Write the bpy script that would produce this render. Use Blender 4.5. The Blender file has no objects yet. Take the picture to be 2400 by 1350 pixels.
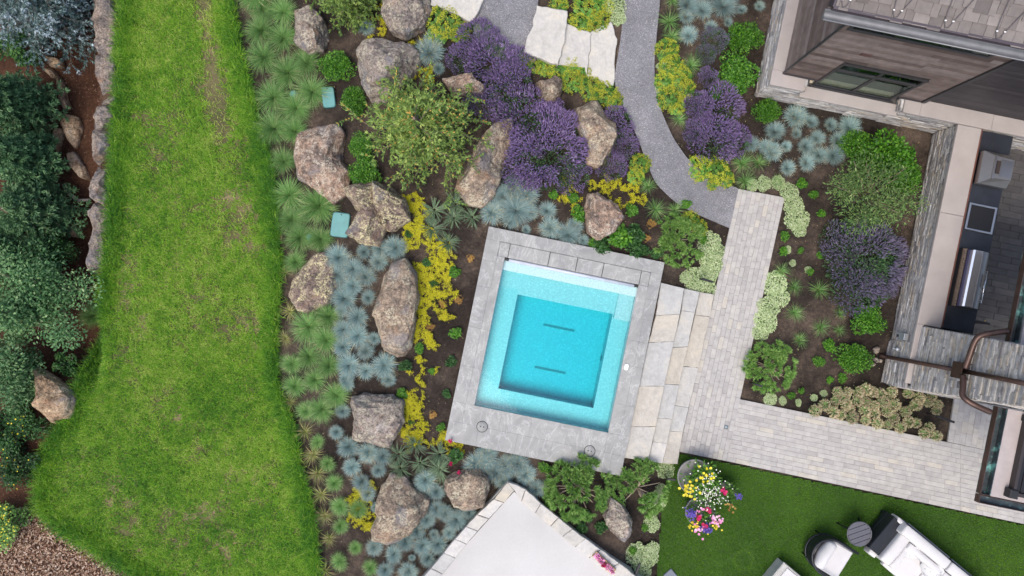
import bpy, math, random
import numpy as np
R = math.radians
SC = bpy.context.scene
# ---------------------------------------------------------------- camera, sky, sun, exposure
CAMH = 16.0
cam = bpy.data.cameras.new("camera"); cam.lens = 24; cam.sensor_width = 36; cam.clip_end = 2000
co = bpy.data.objects.new("camera", cam); SC.collection.objects.link(co)
co.location = (0, 0, CAMH); SC.camera = co
SC.view_settings.view_transform = 'Standard'; SC.view_settings.look = 'None'
SC.view_settings.exposure = 0.8; SC.view_settings.gamma = 1
SUN_EL, SUN_ROT = R(66), R(220)
w = bpy.data.worlds.new("World"); SC.world = w; w.use_nodes = True
nt = w.node_tree; bg = nt.nodes['Background']; sky = nt.nodes.new('ShaderNodeTexSky')
sky.sky_type = 'NISHITA'; sky.sun_disc = False; sky.sun_elevation = SUN_EL; sky.sun_rotation = SUN_ROT
sky.air_density = 1.0; sky.dust_density = 4.0; sky.ozone_density = 1.0
nt.links.new(sky.outputs[0], bg.inputs[0]); bg.inputs[1].default_value = 0.15
sl = bpy.data.lights.new("sun", 'SUN'); sl.energy = 1.0; sl.angle = R(35); sl.color = (1, .95, .87)
so = bpy.data.objects.new("sun", sl); SC.collection.objects.link(so)
so.rotation_euler = (R(90) - SUN_EL, 0, R(180) - SUN_ROT)
so.location = (0, 0, 30)
SC.cycles.max_bounces = 8; SC.cycles.transparent_max_bounces = 12; SC.cycles.volume_bounces = 0
# ---------------------------------------------------------------- coordinates
AX = R(11.6); CA, SA = math.cos(AX), math.sin(AX)
def UV(u, v): return (u*CA + v*SA, -u*SA + v*CA)       # house axes -> world
def toUV(x, y): return (x*CA - y*SA, x*SA + y*CA)
def sstep(a, b, x):
    t = np.clip((np.asarray(x, float)-a)/(b-a), 0, 1); return t*t*(3-2*t)
def H(x, y):
    x = np.asarray(x, float); y = np.asarray(y, float)
    u = x*CA - y*SA; v = x*SA + y*CA
    m = .33*sstep(4.5, 3.3, u)*sstep(-5.4, -3.6, u)
    m = m*sstep(-9.5, -6.8, v + .0*u)*1.0
    lawn = x + .03*y
    d = -.9*sstep(-9.55, -9.95, lawn)*sstep(-2.6, -1.2, y)
    return m + d
def W(px, py, z=None, dz=0.0):
    """photo pixel -> world point, at height z or at dz above the ground"""
    zz = dz if z is None else z
    for _ in range(6):
        k = (CAMH-zz)/CAMH; x = (px-1200)/100*k; y = (675-py)/100*k
        if z is not None: break
        zz = float(H(x, y)) + dz
    return (x, y, zz)
def ground_at(px, py, zc=0.0):
    x, y, _ = W(px, py, None, zc); return x, y, float(H(x, y))
def rad(rpx, zc=0.0): return rpx/100*(CAMH-zc)/CAMH
# ---------------------------------------------------------------- noise
def _hash(ix, iy, iz, seed):
    h = (ix.astype(np.int64)*374761393 + iy.astype(np.int64)*668265263 + iz.astype(np.int64)*2147483647 + seed*974634777) & 0xffffffff
    h = ((h ^ (h >> 13))*1274126177) & 0xffffffff
    h = h ^ (h >> 16)
    return (h & 0xffff)/65535.0
def vn3(p, s, seed=0):
    q = np.asarray(p, float)*s + 1000.0; i = np.floor(q); f = q-i; f = f*f*(3-2*f); i = i.astype(int); r = 0
    for dx in (0, 1):
        for dy in (0, 1):
            for dz in (0, 1):
                wt = (f[:, 0] if dx else 1-f[:, 0])*(f[:, 1] if dy else 1-f[:, 1])*(f[:, 2] if dz else 1-f[:, 2])
                r = r + wt*_hash(i[:, 0]+dx, i[:, 1]+dy, i[:, 2]+dz, seed)
    return r
def vn2(x, y, s, seed=0): return vn3(np.stack([x, y, np.zeros_like(x)], 1), s, seed)
def inpoly(x, y, poly):
    x = np.asarray(x); y = np.asarray(y); r = np.zeros(x.shape, bool); n = len(poly)
    for i in range(n):
        x1, y1 = poly[i][:2]; x2, y2 = poly[(i+1) % n][:2]
        c = ((y1 > y) != (y2 > y)) & (x < (x2-x1)*(y-y1)/((y2-y1) if y2 != y1 else 1e-9)+x1)
        r ^= c
    return r
def polydist(x, y, poly, closed=True):
    d = np.full(np.asarray(x).shape, 1e9); n = len(poly)
    for i in range(n if closed else n-1):
        ax, ay = poly[i][:2]; bx, by = poly[(i+1) % n][:2]
        vx, vy = bx-ax, by-ay; t = np.clip(((x-ax)*vx+(y-ay)*vy)/(vx*vx+vy*vy+1e-12), 0, 1)
        d = np.minimum(d, np.hypot(x-ax-t*vx, y-ay-t*vy))
    return d
# ---------------------------------------------------------------- mesh building
class MB:
    def __init__(s): s.V = []; s.F = []; s.T = []; s.MI = []; s.n = 0; s.S = []
    def add(s, V, F, tint=.5, mi=0, smooth=False):
        V = np.asarray(V, float).reshape(-1, 3)
        if len(V) == 0: return
        s.V.append(V)
        t = np.asarray(tint, float)
        s.T.append(np.full(len(V), float(t)) if t.ndim == 0 else t)
        if isinstance(F, np.ndarray): s.F.append(F+s.n); k = len(F)
        else:
            k = len(F)
            byl = {}
            for f in F: byl.setdefault(len(f), []).append(f)
            for l in byl: s.F.append(np.array(byl[l], int)+s.n)
            k = 0
            for l in byl:
                s.MI.append(np.full(len(byl[l]), mi)); s.S.append(np.full(len(byl[l]), smooth))
            s.n += len(V); return
        s.MI.append(np.full(k, mi)); s.S.append(np.full(k, smooth)); s.n += len(V)
    def box(s, x0, x1, y0, y1, z0, z1, tint=.5, mi=0, tf=None, bev=0):
        if bev:
            b = min(bev, (x1-x0)*.45, (y1-y0)*.45, (z1-z0)*.9)
            V = [(x0, y0, z0), (x1, y0, z0), (x1, y1, z0), (x0, y1, z0), (x0, y0, z1-b), (x1, y0, z1-b), (x1, y1, z1-b), (x0, y1, z1-b),
                 (x0+b, y0+b, z1), (x1-b, y0+b, z1), (x1-b, y1-b, z1), (x0+b, y1-b, z1)]
            F = [(0, 3, 2, 1), (8, 9, 10, 11)]
            for a in (0, 4):
                for i in range(4): j = (i+1) % 4; F.append((a+i, a+j, a+4+j, a+4+i))
        else:
            V = [(x0, y0, z0), (x1, y0, z0), (x1, y1, z0), (x0, y1, z0), (x0, y0, z1), (x1, y0, z1), (x1, y1, z1), (x0, y1, z1)]
            F = [(0, 3, 2, 1), (4, 5, 6, 7), (0, 1, 5, 4), (1, 2, 6, 5), (2, 3, 7, 6), (3, 0, 4, 7)]
        if tf: V = [tf(*p) for p in V]
        s.add(V, F, tint, mi)
    def prism(s, poly, z0, z1, tint=.5, mi=0, bev=0.0):
        P = np.array([p[:2] for p in poly], float)
        a = np.sum(P[:, 0]*np.roll(P[:, 1], -1)-np.roll(P[:, 0], -1)*P[:, 1])
        if a < 0: P = P[::-1]
        n = len(P); c = P.mean(0)
        z0 = np.asarray(z0, float)
        rings = [np.column_stack([P, np.broadcast_to(z0, n)]), np.column_stack([P, np.full(n, z1-bev)])]
        if bev:
            d = c-P; L = np.linalg.norm(d, axis=1, keepdims=True); Q = P+d/L*bev*1.2
            rings.append(np.column_stack([Q, np.full(n, z1)]))
        V = np.concatenate(rings); F = []
        for k in range(len(rings)-1):
            for i in range(n): j = (i+1) % n; F.append((k*n+i, k*n+j, (k+1)*n+j, (k+1)*n+i))
        F.append(tuple(range((len(rings)-1)*n, len(rings)*n)))
        s.add(V, F, tint, mi)
    def tube(s, pts, r, tint=.5, mi=0, n=6, smooth=True, cap=True):
        P = np.asarray(pts, float); m = len(P); r = np.broadcast_to(np.asarray(r, float), m)
        T = np.gradient(P, axis=0) if m > 2 else np.repeat([P[1]-P[0]], 2, 0)
        T = T/(np.linalg.norm(T, axis=1, keepdims=True)+1e-9); V = []
        ref = np.array([0, 0, 1.]) if abs(T[:, 2]).mean() < .8 else np.array([1., 0, 0])
        for i in range(m):
            a = np.cross(T[i], ref); a /= np.linalg.norm(a)+1e-9; b = np.cross(T[i], a)
            for k in range(n):
                t = 2*math.pi*k/n; V.append(P[i]+r[i]*(math.cos(t)*a+math.sin(t)*b))
        F = [(i*n+k, i*n+(k+1) % n, (i+1)*n+(k+1) % n, (i+1)*n+k) for i in range(m-1) for k in range(n)]
        if cap: F += [tuple(range(n))[::-1], tuple(range((m-1)*n, m*n))]
        s.add(V, F, tint, mi, smooth)
    def lathe(s, prof, c=(0, 0, 0), n=24, tint=.5, mi=0, smooth=True):
        V = [(c[0]+r*math.cos(2*math.pi*k/n), c[1]+r*math.sin(2*math.pi*k/n), c[2]+z) for r, z in prof for k in range(n)]
        F = [(i*n+k, i*n+(k+1) % n, (i+1)*n+(k+1) % n, (i+1)*n+k) for i in range(len(prof)-1) for k in range(n)]
        s.add(V, F, tint, mi, smooth)
    def ball(s, c, r, tint=.5, mi=0, n=8, m=5, e=1.0):
        V = []; c = np.asarray(c, float); r = np.broadcast_to(np.asarray(r, float), 3)
        for i in range(m+1):
            a = math.pi*i/m
            for k in range(n):
                t = 2*math.pi*k/n
                d = np.array([math.sin(a)*math.cos(t), math.sin(a)*math.sin(t), math.cos(a)])
                d = np.sign(d)*np.abs(d)**e
                V.append(c+r*d)
        F = [(i*n+k, (i+1)*n+k, (i+1)*n+(k+1) % n, i*n+(k+1) % n) for i in range(m) for k in range(n)]
        s.add(V, F, tint, mi, True)
    def build(s, name, mats, parent=None, loc=None, mesh_only=False):
        me = bpy.data.meshes.new(name)
        V = np.concatenate(s.V) if s.V else np.zeros((0, 3))
        me.vertices.add(len(V)); me.vertices.foreach_set('co', V.ravel())
        loops = np.concatenate([f.ravel() for f in s.F]); tot = np.concatenate([np.full(len(f), f.shape[1]) for f in s.F])
        me.loops.add(len(loops)); me.loops.foreach_set('vertex_index', loops.astype(np.int32))
        me.polygons.add(len(tot)); st = np.concatenate([[0], np.cumsum(tot)[:-1]])
        me.polygons.foreach_set('loop_start', st.astype(np.int32)); me.polygons.foreach_set('loop_total', tot.astype(np.int32))
        me.polygons.foreach_set('material_index', np.concatenate(s.MI).astype(np.int32))
        me.polygons.foreach_set('use_smooth', np.concatenate(s.S).astype(bool))
        at = me.attributes.new('tint', 'FLOAT', 'POINT'); at.data.foreach_set('value', np.concatenate(s.T).astype(np.float32))
        me.update(calc_edges=True); me.validate()
        for m in (mats if isinstance(mats, (list, tuple)) else [mats]): me.materials.append(m)
        if mesh_only: return me
        return link(name, me, parent, loc)
def link(name, me, parent=None, loc=None):
    o = bpy.data.objects.new(name, me); SC.collection.objects.link(o)
    if parent: o.parent = parent
    if loc is not None: o.location = loc
    return o
def empty(name, loc=(0, 0, 0), rz=0):
    o = bpy.data.objects.new(name, None); SC.collection.objects.link(o); o.location = loc; o.rotation_euler = (0, 0, rz)
    o.empty_display_size = .1; return o
def tag(o, label=None, cat=None, group=None, kind=None):
    if label: o['label'] = label
    if cat: o['category'] = cat
    if group: o['group'] = group
    if kind: o['kind'] = kind
    return o
def copy_tree(o, parent=None):
    c = o.copy(); SC.collection.objects.link(c)
    if parent: c.parent = parent
    for ch in o.children: copy_tree(ch, c)
    return c
# ---------------------------------------------------------------- materials
def nodes(name):
    m = bpy.data.materials.new(name); m.use_nodes = True; t = m.node_tree
    return m, t, t.nodes['Principled BSDF']
def ramp(t, cols, fac, interp='LINEAR'):
    r = t.nodes.new('ShaderNodeValToRGB'); e = r.color_ramp; e.interpolation = interp
    if not isinstance(cols[0][1], (tuple, list)): cols = [(i/(len(cols)-1), c) for i, c in enumerate(cols)]
    while len(e.elements) < len(cols): e.elements.new(.5)
    for el, (p, c) in zip(e.elements, cols): el.position = p; el.color = (*c, 1)
    t.links.new(fac, r.inputs[0]); return r.outputs[0]
def coords(t, kind='Object', scale=None):
    c = t.nodes.new('ShaderNodeTexCoord').outputs[kind]
    if scale:
        mp = t.nodes.new('ShaderNodeMapping'); mp.inputs['Scale'].default_value = scale; t.links.new(c, mp.inputs[0]); c = mp.outputs[0]
    return c
def noise(t, s, co=None, detail=6, rough=.6, dist=0, out='Fac'):
    n = t.nodes.new('ShaderNodeTexNoise'); n.inputs['Scale'].default_value = s; n.inputs['Detail'].default_value = detail
    n.inputs['Roughness'].default_value = rough; n.inputs['Distortion'].default_value = dist
    if co: t.links.new(co, n.inputs['Vector'])
    return n.outputs[out]
def mixc(t, a, b, fac, mode='MIX'):
    m = t.nodes.new('ShaderNodeMix'); m.data_type = 'RGBA'; m.blend_type = mode
    for v, i in ((fac, 0), (a, 6), (b, 7)):
        if isinstance(v, (int, float)): m.inputs[i].default_value = v
        elif isinstance(v, tuple): m.inputs[i].default_value = (*v, 1)
        else: t.links.new(v, m.inputs[i])
    return m.outputs[2]
def attr(t, name='tint'):
    a = t.nodes.new('ShaderNodeAttribute'); a.attribute_name = name; return a.outputs['Fac']
def bump(t, b, h, strength=.5, dist=.02):
    n = t.nodes.new('ShaderNodeBump'); n.inputs['Strength'].default_value = strength; n.inputs['Distance'].default_value = dist
    t.links.new(h, n.inputs['Height']); t.links.new(n.outputs[0], b.inputs['Normal'])
def math_(t, op, a, b=0.0):
    n = t.nodes.new('ShaderNodeMath'); n.operation = op
    for i, v in enumerate((a, b)):
        if isinstance(v, (int, float)): n.inputs[i].default_value = v
        else: t.links.new(v, n.inputs[i])
    return n.outputs[0]
def leafmat(name, cols, rough=.55, trans=.25, objvar=.25):
    m, t, b = nodes(name); c = ramp(t, cols, attr(t))
    oi = t.nodes.new('ShaderNodeObjectInfo')
    hv = t.nodes.new('ShaderNodeHueSaturation'); t.links.new(c, hv.inputs['Color'])
    mr = t.nodes.new('ShaderNodeMapRange'); mr.inputs[3].default_value = 1-objvar; mr.inputs[4].default_value = 1+objvar
    t.links.new(oi.outputs['Random'], mr.inputs[0]); t.links.new(mr.outputs[0], hv.inputs['Value'])
    c = hv.outputs[0]
    t.links.new(c, b.inputs['Base Color']); b.inputs['Roughness'].default_value = rough; b.inputs['Specular IOR Level'].default_value = .3
    if trans:
        tr = t.nodes.new('ShaderNodeBsdfTranslucent'); t.links.new(c, tr.inputs[0])
        mx = t.nodes.new('ShaderNodeMixShader'); mx.inputs[0].default_value = trans
        t.links.new(b.outputs[0], mx.inputs[1]); t.links.new(tr.outputs[0], mx.inputs[2])
        t.links.new(mx.outputs[0], t.nodes['Material Output'].inputs[0])
    return m
def plain(name, col, rough=.5, metal=0, var=.12, nscale=6, bmp=0, bscale=80, useattr=None, spec=.4, detail=6):
    """colour with gentle noise variation; useattr: list of colours picked by tint"""
    m, t, b = nodes(name); cc = coords(t)
    base = ramp(t, useattr, attr(t)) if useattr else tuple(col)
    n = noise(t, nscale, cc, detail)
    f = t.nodes.new('ShaderNodeMapRange'); f.inputs[1].default_value = .25; f.inputs[2].default_value = .75; f.inputs[3].default_value = 1-var; f.inputs[4].default_value = 1+var
    t.links.new(n, f.inputs[0])
    hv = t.nodes.new('ShaderNodeHueSaturation'); t.links.new(f.outputs[0], hv.inputs['Value'])
    if useattr: t.links.new(base, hv.inputs['Color'])
    else: hv.inputs['Color'].default_value = (*base, 1)
    t.links.new(hv.outputs[0], b.inputs['Base Color']); b.inputs['Roughness'].default_value = rough; b.inputs['Metallic'].default_value = metal
    b.inputs['Specular IOR Level'].default_value = spec
    if bmp: bump(t, b, noise(t, bscale, cc, 4), bmp, .01)
    return m
def rockmat(name, cols, lichen, lic_amt, pit=.5):
    m, t, b = nodes(name)
    oi = t.nodes.new('ShaderNodeObjectInfo'); vm = t.nodes.new('ShaderNodeVectorMath'); vm.operation = 'ADD'
    sc = t.nodes.new('ShaderNodeVectorMath'); sc.operation = 'SCALE'; sc.inputs[0].default_value = (13, 7, 5); t.links.new(oi.outputs['Random'], sc.inputs['Scale'])
    t.links.new(coords(t), vm.inputs[0]); t.links.new(sc.outputs[0], vm.inputs[1]); cc = vm.outputs[0]
    n1 = noise(t, 2.6, cc, 9, .72, .4); n2 = noise(t, 11, cc, 8, .75); n3 = noise(t, 26, cc, 4, .7); n4 = noise(t, 70, cc, 3, .7)
    c = ramp(t, [(.28, cols[0]), (.42, cols[1]), (.55, cols[2]), (.7, cols[3])], n1)
    c = mixc(t, c, ramp(t, [(.3, (.2, .19, .2)), (.46, (.75, .73, .72)), (.64, (1.35, 1.3, 1.25))], n2), .9, 'MULTIPLY')
    c = mixc(t, c, ramp(t, [(.36, (.35, .32, .3)), (.5, (1, 1, 1)), (.68, (1.4, 1.33, 1.25))], n3), .8, 'MULTIPLY')
    c = mixc(t, c, ramp(t, [(.35, (.55, .55, .55)), (.5, (1, 1, 1)), (.66, (1.45, 1.4, 1.35))], n4), .5, 'MULTIPLY')
    c = mixc(t, c, (.3, .155, .075), math_(t, 'MULTIPLY', ramp(t, [(.56, (0, 0, 0)), (.7, (1, 1, 1))], noise(t, 2.1, cc, 5, .6, .8)), .45))
    c = mixc(t, c, (.2, .205, .225), math_(t, 'MULTIPLY', ramp(t, [(.55, (0, 0, 0)), (.62, (1, 1, 1))], noise(t, 1.5, cc, 4, .55, .3)), .5))
    # lichen: fine pale flecks gathered in patches
    p = math_(t, 'MULTIPLY', ramp(t, [(.62-lic_amt, (0, 0, 0)), (.72-lic_amt, (1, 1, 1))], noise(t, 3.2, cc, 5, .6, 1.)), ramp(t, [(.5, (0, 0, 0)), (.56, (1, 1, 1))], noise(t, 22, cc, 5, .7, 1.2)))
    c = mixc(t, c, lichen, p)
    vz = t.nodes.new('ShaderNodeTexVoronoi'); vz.inputs['Scale'].default_value = 7; t.links.new(cc, vz.inputs['Vector'])
    pt = ramp(t, [(.06, (1, 1, 1)), (.13, (0, 0, 0))], vz.outputs['Distance'])
    c = mixc(t, c, (.05, .04, .035), math_(t, 'MULTIPLY', pt, pit*.8))
    t.links.new(c, b.inputs['Base Color']); b.inputs['Roughness'].default_value = .9; b.inputs['Specular IOR Level'].default_value = .2
    h = math_(t, 'ADD', math_(t, 'MULTIPLY', n2, 1.0), math_(t, 'MULTIPLY', n3, .6)); h = math_(t, 'ADD', h, math_(t, 'MULTIPLY', n4, .35))
    bump(t, b, h, .9, .05)
    return m
rs = np.random.RandomState(7)
random.seed(5)
# ---------------------------------------------------------------- plant geometry primitives (numpy, many leaves at once)
def blades(mb, base, az, L, a0, a1, wd, seg=3, tint=None, mi=0, tip=.15, wmid=0):
    """curved strips: base (N,3), azimuth, length, lean from vertical at root and at tip (radians), width"""
    N = len(base); L = np.broadcast_to(L, N); a0 = np.broadcast_to(a0, N); a1 = np.broadcast_to(a1, N); wd = np.broadcast_to(wd, N)
    d = np.stack([np.cos(az), np.sin(az), np.zeros(N)], 1); sd = np.stack([-np.sin(az), np.cos(az), np.zeros(N)], 1)
    p = np.array(base, float); rows = []
    for k in range(seg+1):
        t = k/seg
        ww = wd*((1-t)*(1-tip)+tip) if not wmid else wd*(tip+(1-tip)*np.sin(math.pi*(0.15+.85*t)))
        rows.append(p-sd*(ww/2)[:, None]); rows.append(p+sd*(ww/2)[:, None])
        a = a0+(a1-a0)*(t+.5/seg); p = p+(L/seg)[:, None]*(d*np.sin(a)[:, None]+np.array([0, 0, 1.])*np.cos(a)[:, None])
    V = np.stack(rows, 1).reshape(-1, 3); n = 2*(seg+1)
    q = np.array([[2*k, 2*k+1, 2*k+3, 2*k+2] for k in range(seg)])
    F = (q[None]+(np.arange(N)*n)[:, None, None]).reshape(-1, 4)
    if tint is None: tint = rs.rand(N)
    mb.add(V, F, np.repeat(np.broadcast_to(tint, N), n), mi)
def leaves(mb, C, D, size, asp=.5, tint=None, mi=0, up=None):
    """diamond leaves centred at C pointing along D (N,3)"""
    N = len(C); D = D/(np.linalg.norm(D, axis=1, keepdims=True)+1e-9); size = np.broadcast_to(size, N)
    r = rs.normal(size=(N, 3)) if up is None else np.asarray(up)+rs.normal(size=(N, 3))*.5
    S = np.cross(D, r); S /= np.linalg.norm(S, axis=1, keepdims=True)+1e-9
    a = (size/2)[:, None]; b = a*asp
    V = np.stack([C-D*a, C+S*b-D*a*.1, C+D*a, C-S*b-D*a*.1], 1).reshape(-1, 3)
    F = np.arange(N*4).reshape(N, 4)
    if tint is None: tint = rs.rand(N)
    mb.add(V, F, np.repeat(np.broadcast_to(tint, N), 4), mi)
def spikes(mb, C, D, L, r, tint=None, mi=0, n=4):
    """little bipyramids (flower spikes, stonecrop shoots, needles bunches)"""
    N = len(C); D = D/(np.linalg.norm(D, axis=1, keepdims=True)+1e-9); L = np.broadcast_to(L, N)[:, None]; r = np.broadcast_to(r, N)[:, None]
    S = np.cross(D, np.array([.3, .5, .8])); S /= np.linalg.norm(S, axis=1, keepdims=True)+1e-9; T = np.cross(D, S)
    rows = [C]+[C+D*L*.45+r*(math.cos(2*math.pi*k/n)*S+math.sin(2*math.pi*k/n)*T) for k in range(n)]+[C+D*L]
    V = np.stack(rows, 1).reshape(-1, 3); m = n+2
    q = np.array([[0, 1+(k+1) % n, 1+k] for k in range(n)]+[[n+1, 1+k, 1+(k+1) % n] for k in range(n)])
    F = (q[None]+(np.arange(N)*m)[:, None, None]).reshape(-1, 3)
    if tint is None: tint = rs.rand(N)
    mb.add(V, F, np.repeat(np.broadcast_to(tint, N), m), mi)
def disc(n, r=1.0):
    a = rs.rand(n)*2*math.pi; q = np.sqrt(rs.rand(n))*r; return q*np.cos(a), q*np.sin(a)
def sph(n):
    d = rs.normal(size=(n, 3)); return d/np.linalg.norm(d, axis=1, keepdims=True)
# ---------------------------------------------------------------- leaf materials
ML = dict(
 fescue=leafmat('blue_fescue_blades', [(.12, .205, .2), (.2, .31, .3), (.31, .43, .41), (.43, .54, .5)], .6, .15, .18),
 seed=leafmat('straw_seed_heads', [(.42, .36, .2), (.6, .52, .3)], .7, .1),
 moor=leafmat('green_tuft_blades', [(.075, .18, .05), (.13, .275, .07), (.21, .385, .11), (.31, .48, .17)], .55, .25, .16),
 dry=leafmat('dry_tuft_blades', [(.09, .15, .03), (.2, .25, .06), (.34, .3, .12), (.4, .33, .16)], .6, .2),
 lush=leafmat('box_leaf', [(.015, .06, .008), (.045, .155, .012), (.1, .27, .022), (.2, .4, .045)], .45, .25, .12),
 dark=leafmat('dark_leaf', [(.012, .04, .012), (.025, .085, .02), (.05, .14, .03), (.09, .19, .05)], .5, .2),
 lavleaf=leafmat('lavender_leaf', [(.035, .085, .035), (.07, .16, .06), (.14, .25, .11)], .6, .2),
 lav=leafmat('lavender_flower', [(.08, .055, .125), (.16, .105, .245), (.255, .18, .36), (.35, .28, .43)], .7, .15, .1),
 lavdull=leafmat('faded_lavender_flower', [(.085, .075, .125), (.15, .13, .205), (.22, .2, .28)], .7, .15, .1),
 alch=leafmat('round_green_leaf', [(.045, .12, .015), (.09, .22, .03), (.15, .31, .05)], .55, .25),
 alchfl=leafmat('lime_yellow_blossom', [(.22, .27, .015), (.36, .38, .025), (.46, .47, .07)], .7, .2),
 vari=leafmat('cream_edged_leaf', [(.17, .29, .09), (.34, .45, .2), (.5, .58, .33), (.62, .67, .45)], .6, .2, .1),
 sedum=leafmat('yellow_stonecrop', [(.14, .21, .015), (.44, .42, .014), (.6, .545, .02), (.68, .62, .06)], .65, .2, .05),
 rust=leafmat('rust_dry_leaf', [(.2, .1, .025), (.36, .2, .05), (.42, .3, .1)], .7, .2),
 strap=leafmat('white_edged_strap_leaf', [(.02, .06, .025), (.045, .115, .045), (.2, .29, .15), (.5, .56, .38)], .5, .15),
 pine=leafmat('pine_needles', [(.07, .17, .033), (.14, .29, .062), (.235, .41, .1), (.35, .5, .16)], .55, .15, .1),
 larch=leafmat('olive_needles', [(.09, .17, .045), (.17, .27, .065), (.27, .38, .09), (.38, .45, .12)], .6, .2, .05),
 orange=leafmat('orange_cone_buds', [(.4, .2, .05), (.55, .32, .08)], .7, 0),
 spruce=leafmat('blue_spruce_needles', [(.06, .1, .09), (.11, .175, .16), (.2, .28, .28), (.45, .55, .6)], .6, .1, .05),
 fir=leafmat('dark_pine_needles', [(.035, .1, .045), (.085, .19, .08), (.155, .29, .125), (.26, .4, .19)], .6, .1),
 olive=leafmat('olive_wisp_leaf', [(.03, .07, .02), (.07, .13, .035), (.12, .2, .055), (.2, .25, .09)], .55, .2),
 aspen=leafmat('grey_green_leaf', [(.03, .085, .028), (.065, .155, .055), (.125, .24, .09), (.27, .37, .17)], .5, .2),
 wood=plain('bark_twigs', (.2, .15, .11), .85, var=.3, nscale=12, bmp=.4),
 pale_wood=plain('pale_twigs', (.4, .32, .25), .8, var=.2, nscale=12),
 beige=leafmat('dry_beige_blossom', [(.24, .18, .1), (.42, .33, .21), (.54, .47, .31), (.4, .44, .24)], .75, .15),
 grass=leafmat('lawn_blades', [(.028, .115, .01), (.078, .225, .014), (.15, .335, .018), (.245, .415, .032), (.4, .46, .12)], .55, .3),
 turf=leafmat('turf_blades', [(.06, .17, .008), (.105, .265, .011), (.175, .35, .02)], .6, .2),
 white=leafmat('white_blossom', [(.6, .62, .45), (.75, .76, .62), (.8, .8, .74)], .6, .1),
 yellow=leafmat('yellow_petals', [(.65, .5, .01), (.75, .65, .06)], .6, .1),
 pink=leafmat('pink_petals', [(.6, .16, .35), (.7, .3, .5), (.75, .5, .6)], .6, .1),
 magenta=leafmat('magenta_petals', [(.5, .01, .08), (.62, .03, .15)], .6, .1),
 violet=leafmat('violet_petals', [(.06, .04, .22), (.12, .08, .36)], .6, .1),
)
# ---------------------------------------------------------------- one mesh per plant variety (several variants), unit radius ~ 1
def me_tuft(name, mat, n, droop, wd, hgt=.75, core=.18, seg=3, rr=(.75, 1.1), seeds=0):
    mb = MB(); x, y = disc(n, core); az = np.arctan2(y, x)+rs.normal(size=n)*.35
    q = np.hypot(x, y)/core; lean = .3+.95*q+rs.normal(size=n)*.24; lean = np.clip(lean, 0, 1.45)
    L = rs.uniform(*rr, n)*(1.0)
    blades(mb, np.stack([x, y, np.full(n, 0.)], 1), az, L, lean*.55, np.clip(lean*1.0+droop, 0, 2.2), wd, seg, tint=np.clip(.45+.25*rs.normal(size=n), 0, 1))
    k = int(n*.06); x, y = disc(k, core); az = np.arctan2(y, x)+rs.normal(size=k)*.5; lean = rs.uniform(.7, 1.4, k)
    blades(mb, np.stack([x, y, np.zeros(k)], 1), az, rs.uniform(.6, 1.15, k), lean*.7, lean+droop, wd, seg, mi=1)
    if seeds:
        x, y = disc(seeds, .5); z = .75+rs.rand(seeds)*.15-.4*np.hypot(x, y)
        spikes(mb, np.stack([x, y, z], 1), np.stack([x, y, np.full(seeds, .35)], 1)+rs.normal(size=(seeds, 3))*.2, .13, .022, mi=1)
    return mb.build(name, [mat, ML['seed']], mesh_only=True)
def me_shrub(name, mats, n, size, lumps=9, flat=.75, asp=.62, r0=1.0, tintup=True, extra=None):
    mb = MB(); C = sph(lumps)*np.array([.52, .52, .3])*r0; C[:, 2] = np.abs(C[:, 2])+.4*flat; rl = rs.uniform(.38, .56, lumps)
    C[0] = (0, 0, .5*flat); rl[0] = .6
    k = rs.randint(0, lumps, n); d = sph(n); d[:, 2] = np.abs(d[:, 2])*1.0-.25
    P = C[k]+d*(rl[k]*(rs.uniform(.6, 1.06, n)**.8)*(.72+.5*vn3(d*2.2+C[k]*3, 1.6, rs.randint(99))))[:, None]*np.array([1, 1, .85])
    P[:, 2] = np.maximum(P[:, 2], .02)
    tint = np.clip(.45+.22*rs.normal(size=n)+.12*(rl[k]-.45), 0, 1)
    leaves(mb, P, d+rs.normal(size=(n, 3))*.7, size*rs.uniform(.7, 1.25, n), asp, tint, 0, up=np.array([0, 0, 1.]))
    for i in range(8):
        a = rs.rand()*6.28; e = C[rs.randint(lumps)]
        mb.tube([(0, 0, 0), e*np.array([.4, .4, .6]), e], [.04, .03, .012], mi=1, n=4)
    if extra: extra(mb, C, rl)
    return mb.build(name, mats, mesh_only=True)
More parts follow.
